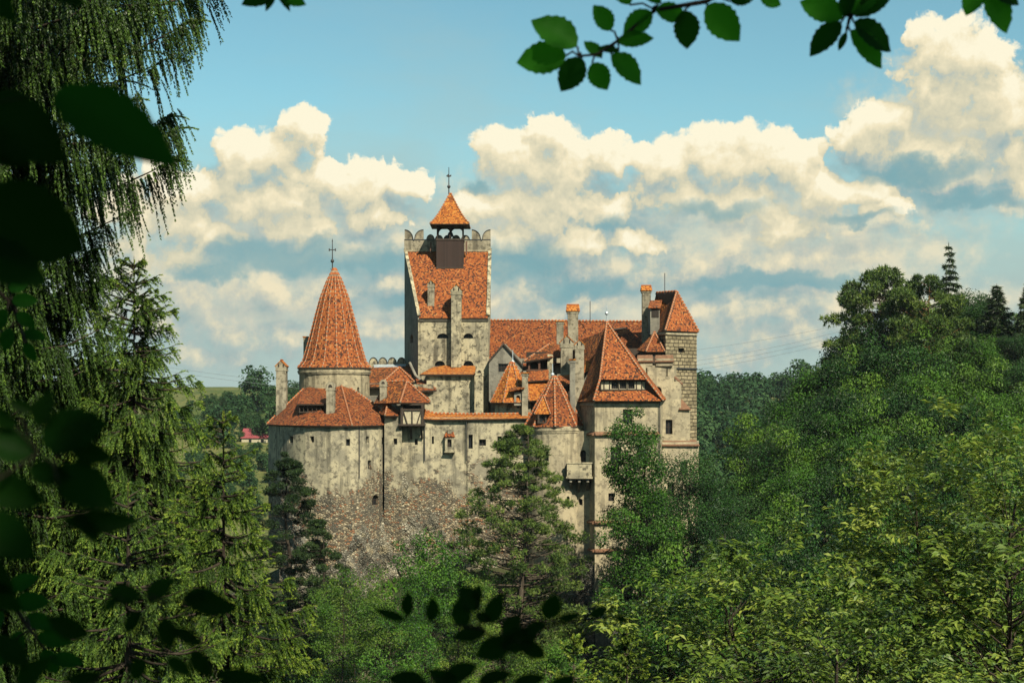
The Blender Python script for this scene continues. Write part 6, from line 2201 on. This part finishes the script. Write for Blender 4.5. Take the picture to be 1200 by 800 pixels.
barn(283, 328, 502, 512.5, 560, 12, 'barn', 'long low barn with a dull red roof behind the bastion', 'red_sheet', 'panel')
barn(946, 966, 438, 446, 760, 9, 'house', 'small grey house among the trees of the far hillside', 'metal_dark', 'panel')

# railing and gate below the residence
def fence():
    Y = 181.2
    pts = [(700, 718), (722, 717), (744, 716), (766, 715), (788, 714)]
    e = empty('railing', R(744, 730, Y), 'dark iron railing on the low wall below the residence', 'railing')
    mb = MB()
    mb.box(X(698, Y), X(790, Y), Y + 0.05, Y + 0.5, Z(775, Y), Z(730, Y), 0)
    mb.build('base_wall', [M['plaster_grey']], e)
    mb = MB()
    for a, b in zip(pts[:-1], pts[1:]):
        for dy in (0, 10):
            mb.obox(R(a[0], a[1] + dy, Y + 0.25), R(b[0], b[1] + dy, Y + 0.25), 0.07, 0.09, m=0)
    n = 46
    for i in range(n + 1):
        px = 700 + 88 * i / n
        py = 718 - 4 * i / n
        mb.obox(R(px, 730, Y + 0.25), R(px, py - 1.5, Y + 0.25), 0.05, 0.05, m=0)
    mb.build('bars', [M['metal_dark']], e)


fence()

# ------------------------------------------------------------------ beech twigs near the lens, and an unseen tree added to shade them
def leaf_blade():
    """One beech leaf, 1 long along +Y, 0.58 wide, with a toothed edge, a midrib and a slight curl."""
    n = 14
    V, Fc = [], []
    for i in range(n + 1):
        t = i / n
        w = 0.29 * (math.sin(math.pi * t ** 0.85) ** 0.75) * (1.0 + (0.06 if i % 2 else -0.05)) * (1 if t < 0.9 else 0.8)
        if i in (0, n):
            w = 0.004
        zc = -0.10 * t * t
        for s in (-1, -0.5, 0, 0.5, 1):
            V.append((s * w, t, zc + abs(s) * w * 0.28 + 0.012 * math.sin(t * 26) * abs(s)))
    for i in range(n):
        for k in range(4):
            a = i * 5 + k
            Fc.append((a, a + 1, a + 6, a + 5))
    return np.array(V), np.array(Fc)


LV, LF = leaf_blade()
LEAF_ME = {}


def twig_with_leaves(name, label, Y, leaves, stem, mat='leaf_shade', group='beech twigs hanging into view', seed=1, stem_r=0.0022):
    """leaves: (base px, base py, tip px, tip py[, width factor]) as they hang at about distance Y; stem: points of the twig."""
    rng = random.Random(seed)
    e = empty(name, R(stem[0][0], stem[0][1], Y), label, 'branch', group)
    o0 = Vector(e.location)
    if mat not in LEAF_ME:
        LEAF_ME[mat] = np_mesh('leaf', LV, LF, [M[mat]], tone=np.full(len(LV), 0.5), smooth=True)
    mb = MB()
    sp = [R(a, b, Y + rng.uniform(-0.01, 0.01) * Y) for a, b in stem]
    mb.tube(sp, [stem_r * Y * (1 - 0.6 * i / (len(sp) - 1)) for i in range(len(sp))], 6, 0)
    for lf in leaves:
        b = R(lf[0], lf[1], Y)
        q = min(sp, key=lambda p: (p - b).length)
        mb.tube([q, (q + b) / 2 + Vector((0, 0, 0.003 * Y)), b], stem_r * 0.35 * Y, 5, 0)
    mb.build('twig', [M['bark_dark']], e)
    for lf in leaves:
        dy = rng.uniform(-0.06, 0.06) * 0.35 * Y * 0.1
        b, t = R(lf[0], lf[1], Y), R(lf[2], lf[3], Y)
        t.y += dy + rng.uniform(-0.5, 0.5) * (t - b).length * 0.5
        d = t - b
        L = d.length
        d.normalize()
        face = Vector((rng.uniform(-0.45, 0.45), -1, rng.uniform(-0.1, 0.7)))
        s = d.cross(face).normalized()
        u = s.cross(d)
        wf = lf[4] if len(lf) > 4 else 1.0
        m = Matrix((s * L * wf * 1.12, d * L, u * L)).transposed().to_4x4()
        m.translation = b - o0
        mk = lf[5] if len(lf) > 5 else ('leaf_lit' if mat == 'leaf_backlit' and rng.random() < 0.3 else mat)
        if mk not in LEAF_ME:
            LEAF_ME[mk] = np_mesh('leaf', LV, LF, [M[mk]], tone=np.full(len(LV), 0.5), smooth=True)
        o = bpy.data.objects.new('leaf', LEAF_ME[mk])
        COL.objects.link(o)
        o.parent = e
        o.matrix_local = m
    return e


twig_with_leaves('beech_branch', 'longest overhead beech twig with a fan of leaves at the top', 3.0,
                 [(676, 55, 624, 22, 1.15), (664, 65, 605, 72, 1.0), (682, 68, 657, 106, 1.1), (694, 74, 712, 105, 1.15), (716, 64, 754, 96, 1.1), (705, 68, 685, 46, 0.9), (716, 36, 696, 8, 1.1), (724, 50, 766, 44, 0.75),
                  (764, 14, 730, 40, 1.0), (768, 12, 808, 16, 0.9), (802, 12, 808, 55, 1.1), (828, 6, 868, 47, 1.0), (856, 2, 886, -6, 1.0), (738, 6, 718, -22, 1.0), (775, 4, 752, -8, 0.9), (890, -4, 918, 4, 0.9), (725, 60, 700, 58, 0.7)],
                 [(905, -60), (870, -25), (828, 2), (768, 12), (724, 48), (700, 64), (678, 66)], seed=3, mat='leaf_backlit')
twig_with_leaves('beech_branch', 'short beech twig with ragged leaves at the top right', 3.1,
                 [(988, 22, 940, -4, 0.9), (986, 26, 950, 62, 0.85), (990, 20, 996, -16, 0.8), (1000, 26, 1050, 56, 0.9), (1004, 20, 1042, -6, 1.0), (996, 36, 1040, 76, 0.8), (1000, 18, 1028, -18, 1.0), (992, 38, 984, 58, 0.6)],
                 [(1010, -50), (1002, -10), (996, 20), (992, 36)], seed=5, mat='leaf_backlit')
twig_with_leaves('beech_branch', 'beech leaves just reaching in at the top right corner', 3.0,
                 [(1150, -14, 1130, 18, 1.1), (1156, -12, 1182, 38, 1.0), (1160, -16, 1196, 4, 1.1)], [(1165, -60), (1156, -16)], seed=6, mat='leaf_backlit')
twig_with_leaves('beech_branch', 'few beech leaves just reaching in at the top beside the old spruce', 3.0,
                 [(322, -8, 284, 6, 0.9), (322, -6, 312, 14, 0.6), (326, -8, 358, 4, 0.8), (324, -10, 340, 12, 0.5)], [(330, -60), (323, -8)], seed=7, mat='leaf_backlit')
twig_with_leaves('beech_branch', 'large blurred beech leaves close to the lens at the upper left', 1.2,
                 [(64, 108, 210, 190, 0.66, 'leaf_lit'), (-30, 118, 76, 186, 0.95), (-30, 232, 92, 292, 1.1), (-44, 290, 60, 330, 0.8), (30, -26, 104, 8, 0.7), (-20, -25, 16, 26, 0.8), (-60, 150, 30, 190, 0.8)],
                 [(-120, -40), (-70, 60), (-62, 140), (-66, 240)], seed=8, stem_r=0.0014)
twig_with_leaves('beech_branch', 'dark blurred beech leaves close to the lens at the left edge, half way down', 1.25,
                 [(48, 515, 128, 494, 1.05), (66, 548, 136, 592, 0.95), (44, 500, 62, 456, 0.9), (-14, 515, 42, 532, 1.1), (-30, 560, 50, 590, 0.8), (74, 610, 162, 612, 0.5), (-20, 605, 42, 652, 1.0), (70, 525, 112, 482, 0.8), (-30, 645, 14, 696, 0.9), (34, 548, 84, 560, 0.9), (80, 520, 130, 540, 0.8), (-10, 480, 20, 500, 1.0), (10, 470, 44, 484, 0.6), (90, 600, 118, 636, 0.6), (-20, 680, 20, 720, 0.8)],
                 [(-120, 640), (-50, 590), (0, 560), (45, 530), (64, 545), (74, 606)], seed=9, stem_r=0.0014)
twig_with_leaves('beech_branch', 'dark blurred beech leaves close to the lens in the lower left corner', 1.3,
                 [(165, 700, 122, 692, 0.9), (172, 703, 205, 676, 0.9), (215, 700, 278, 716, 0.7), (192, 722, 200, 762, 0.9), (165, 715, 146, 742, 0.9), (105, 742, 50, 726, 0.8), (225, 760, 246, 796, 0.9), (252, 790, 316, 796, 0.5), (120, 790, 74, 798, 0.6), (204, 735, 238, 756, 0.7), (30, 780, -10, 742, 0.8), (215, 700, 250, 690, 0.7), (140, 700, 118, 716, 0.7), (170, 770, 150, 800, 0.9), (20, 800, 60, 770, 0.8), (196, 770, 226, 790, 0.8)],
                 [(60, 860), (120, 790), (170, 730), (190, 705), (215, 702)], seed=10, stem_r=0.0014)
twig_with_leaves('beech_branch', 'blurred dark twig of leaves close to the lens at the bottom centre', 1.7,
                 [(560, 715, 540, 686, 1.2), (478, 722, 478, 692, 0.9), (505, 728, 508, 698, 0.9), (545, 735, 536, 700, 1.1), (572, 730, 588, 694, 0.9), (560, 704, 561, 684, 0.9), (590, 760, 630, 738, 1.0), (570, 740, 530, 745, 0.8), (600, 750, 556, 770, 0.9), (640, 725, 652, 694, 1.1), (640, 730, 612, 742, 0.8), (655, 726, 680, 718, 0.6), (690, 722, 714, 712, 0.8), (720, 722, 738, 728, 0.7), (590, 745, 610, 720, 1.0), (475, 726, 440, 712, 0.5), (575, 728, 556, 718, 1.0), (610, 752, 640, 770, 0.9)],
                 [(600, 860), (590, 790), (588, 750), (560, 735), (505, 730), (478, 724)], seed=11, stem_r=0.0016)
twig_with_leaves('beech_branch', 'blurred dark leaves along the bottom edge below the castle rock', 1.6,
                 [(500, 800, 455, 792, 0.8), (520, 796, 560, 778, 0.8), (560, 800, 600, 786, 0.7), (600, 804, 640, 792, 0.7), (640, 806, 676, 792, 0.7), (540, 806, 500, 786, 0.8)],
                 [(560, 880), (560, 820), (540, 806), (500, 802)], seed=12, stem_r=0.0016)


twig_with_leaves('beech_branch', 'small mid green leaves peeping in at the left edge under the blurred leaves', 3.4,
                 [(10, 340, 34, 330, 0.9), (14, 352, 44, 352, 0.9), (8, 362, -6, 388, 0.9), (20, 366, 40, 384, 0.9), (12, 384, 6, 412, 0.9), (26, 390, 56, 396, 0.8), (-4, 330, -20, 318, 0.9), (30, 400, 40, 424, 0.9), (-2, 400, -24, 420, 0.9)],
                 [(-60, 300), (-10, 335), (14, 356), (22, 380), (30, 402)], mat='leaf_lit', seed=14)
twig_with_leaves('beech_branch', 'spray of mid green leaves low at the left edge between the dark leaves', 3.2,
                 [(10, 690, 44, 674, 0.9), (16, 706, 58, 704, 0.9), (4, 716, -10, 744, 0.9), (30, 722, 62, 736, 0.9), (24, 738, 18, 772, 0.9), (44, 744, 84, 752, 0.8), (-4, 690, -26, 672, 0.9), (50, 760, 66, 790, 0.9), (10, 760, -16, 782, 0.9), (60, 770, 98, 776, 0.8)],
                 [(-60, 660), (-10, 690), (16, 710), (36, 738), (58, 768)], mat='leaf_lit', seed=15)


def shade_tree():
    """Unseen beech added to keep light off the near leaves: trunk behind the camera, crown overhead."""
    h = 13.0
    loc = Vector((1.6, -5.5, float(T(1.6, -5.5)) - 0.1))
    lob = [(-1.0, 3.2, 9.2, 6.5, 4.4, 3.4, 1.3), (0.5, -2.5, 8.5, 6.5, 5, 5.5, 1.3), (3.5, 0.5, 7.2, 4.0, 4.0, 3.6, 0.8), (-4.5, 0.5, 7.4, 4.0, 4.0, 3.6, 0.8)]
    kit = broad_tree(111, h, 13, 3.5, 260, 90, 0.2, lobes=lob, clump_r=0.085, trunk_r=0.3, open_=0.2, n_limb=80)
    # keep clear of the view itself
    (tv, tf), (V, Fc, tone) = kit
    Q = V.reshape(-1, 4, 3) + np.array(loc)
    bad = ((Q[:, :, 1] > 0) & (Q[:, :, 2] < 0.30 * Q[:, :, 1] + 1.2)).any(1) | (np.linalg.norm(Q.mean(1), axis=1) < 2.0)
    V = V.reshape(-1, 4, 3)[~bad].reshape(-1, 3)
    tone = tone.reshape(-1, 4)[~bad].ravel()
    Fc = np.arange(len(V)).reshape(-1, 4)
    plant('beech_tree', ((tv, tf), (V, Fc, tone)), 'bark_dark', 'leaf_broad', loc, 'unseen spreading beech added overhead to shade the viewpoint', 'tree')


shade_tree()
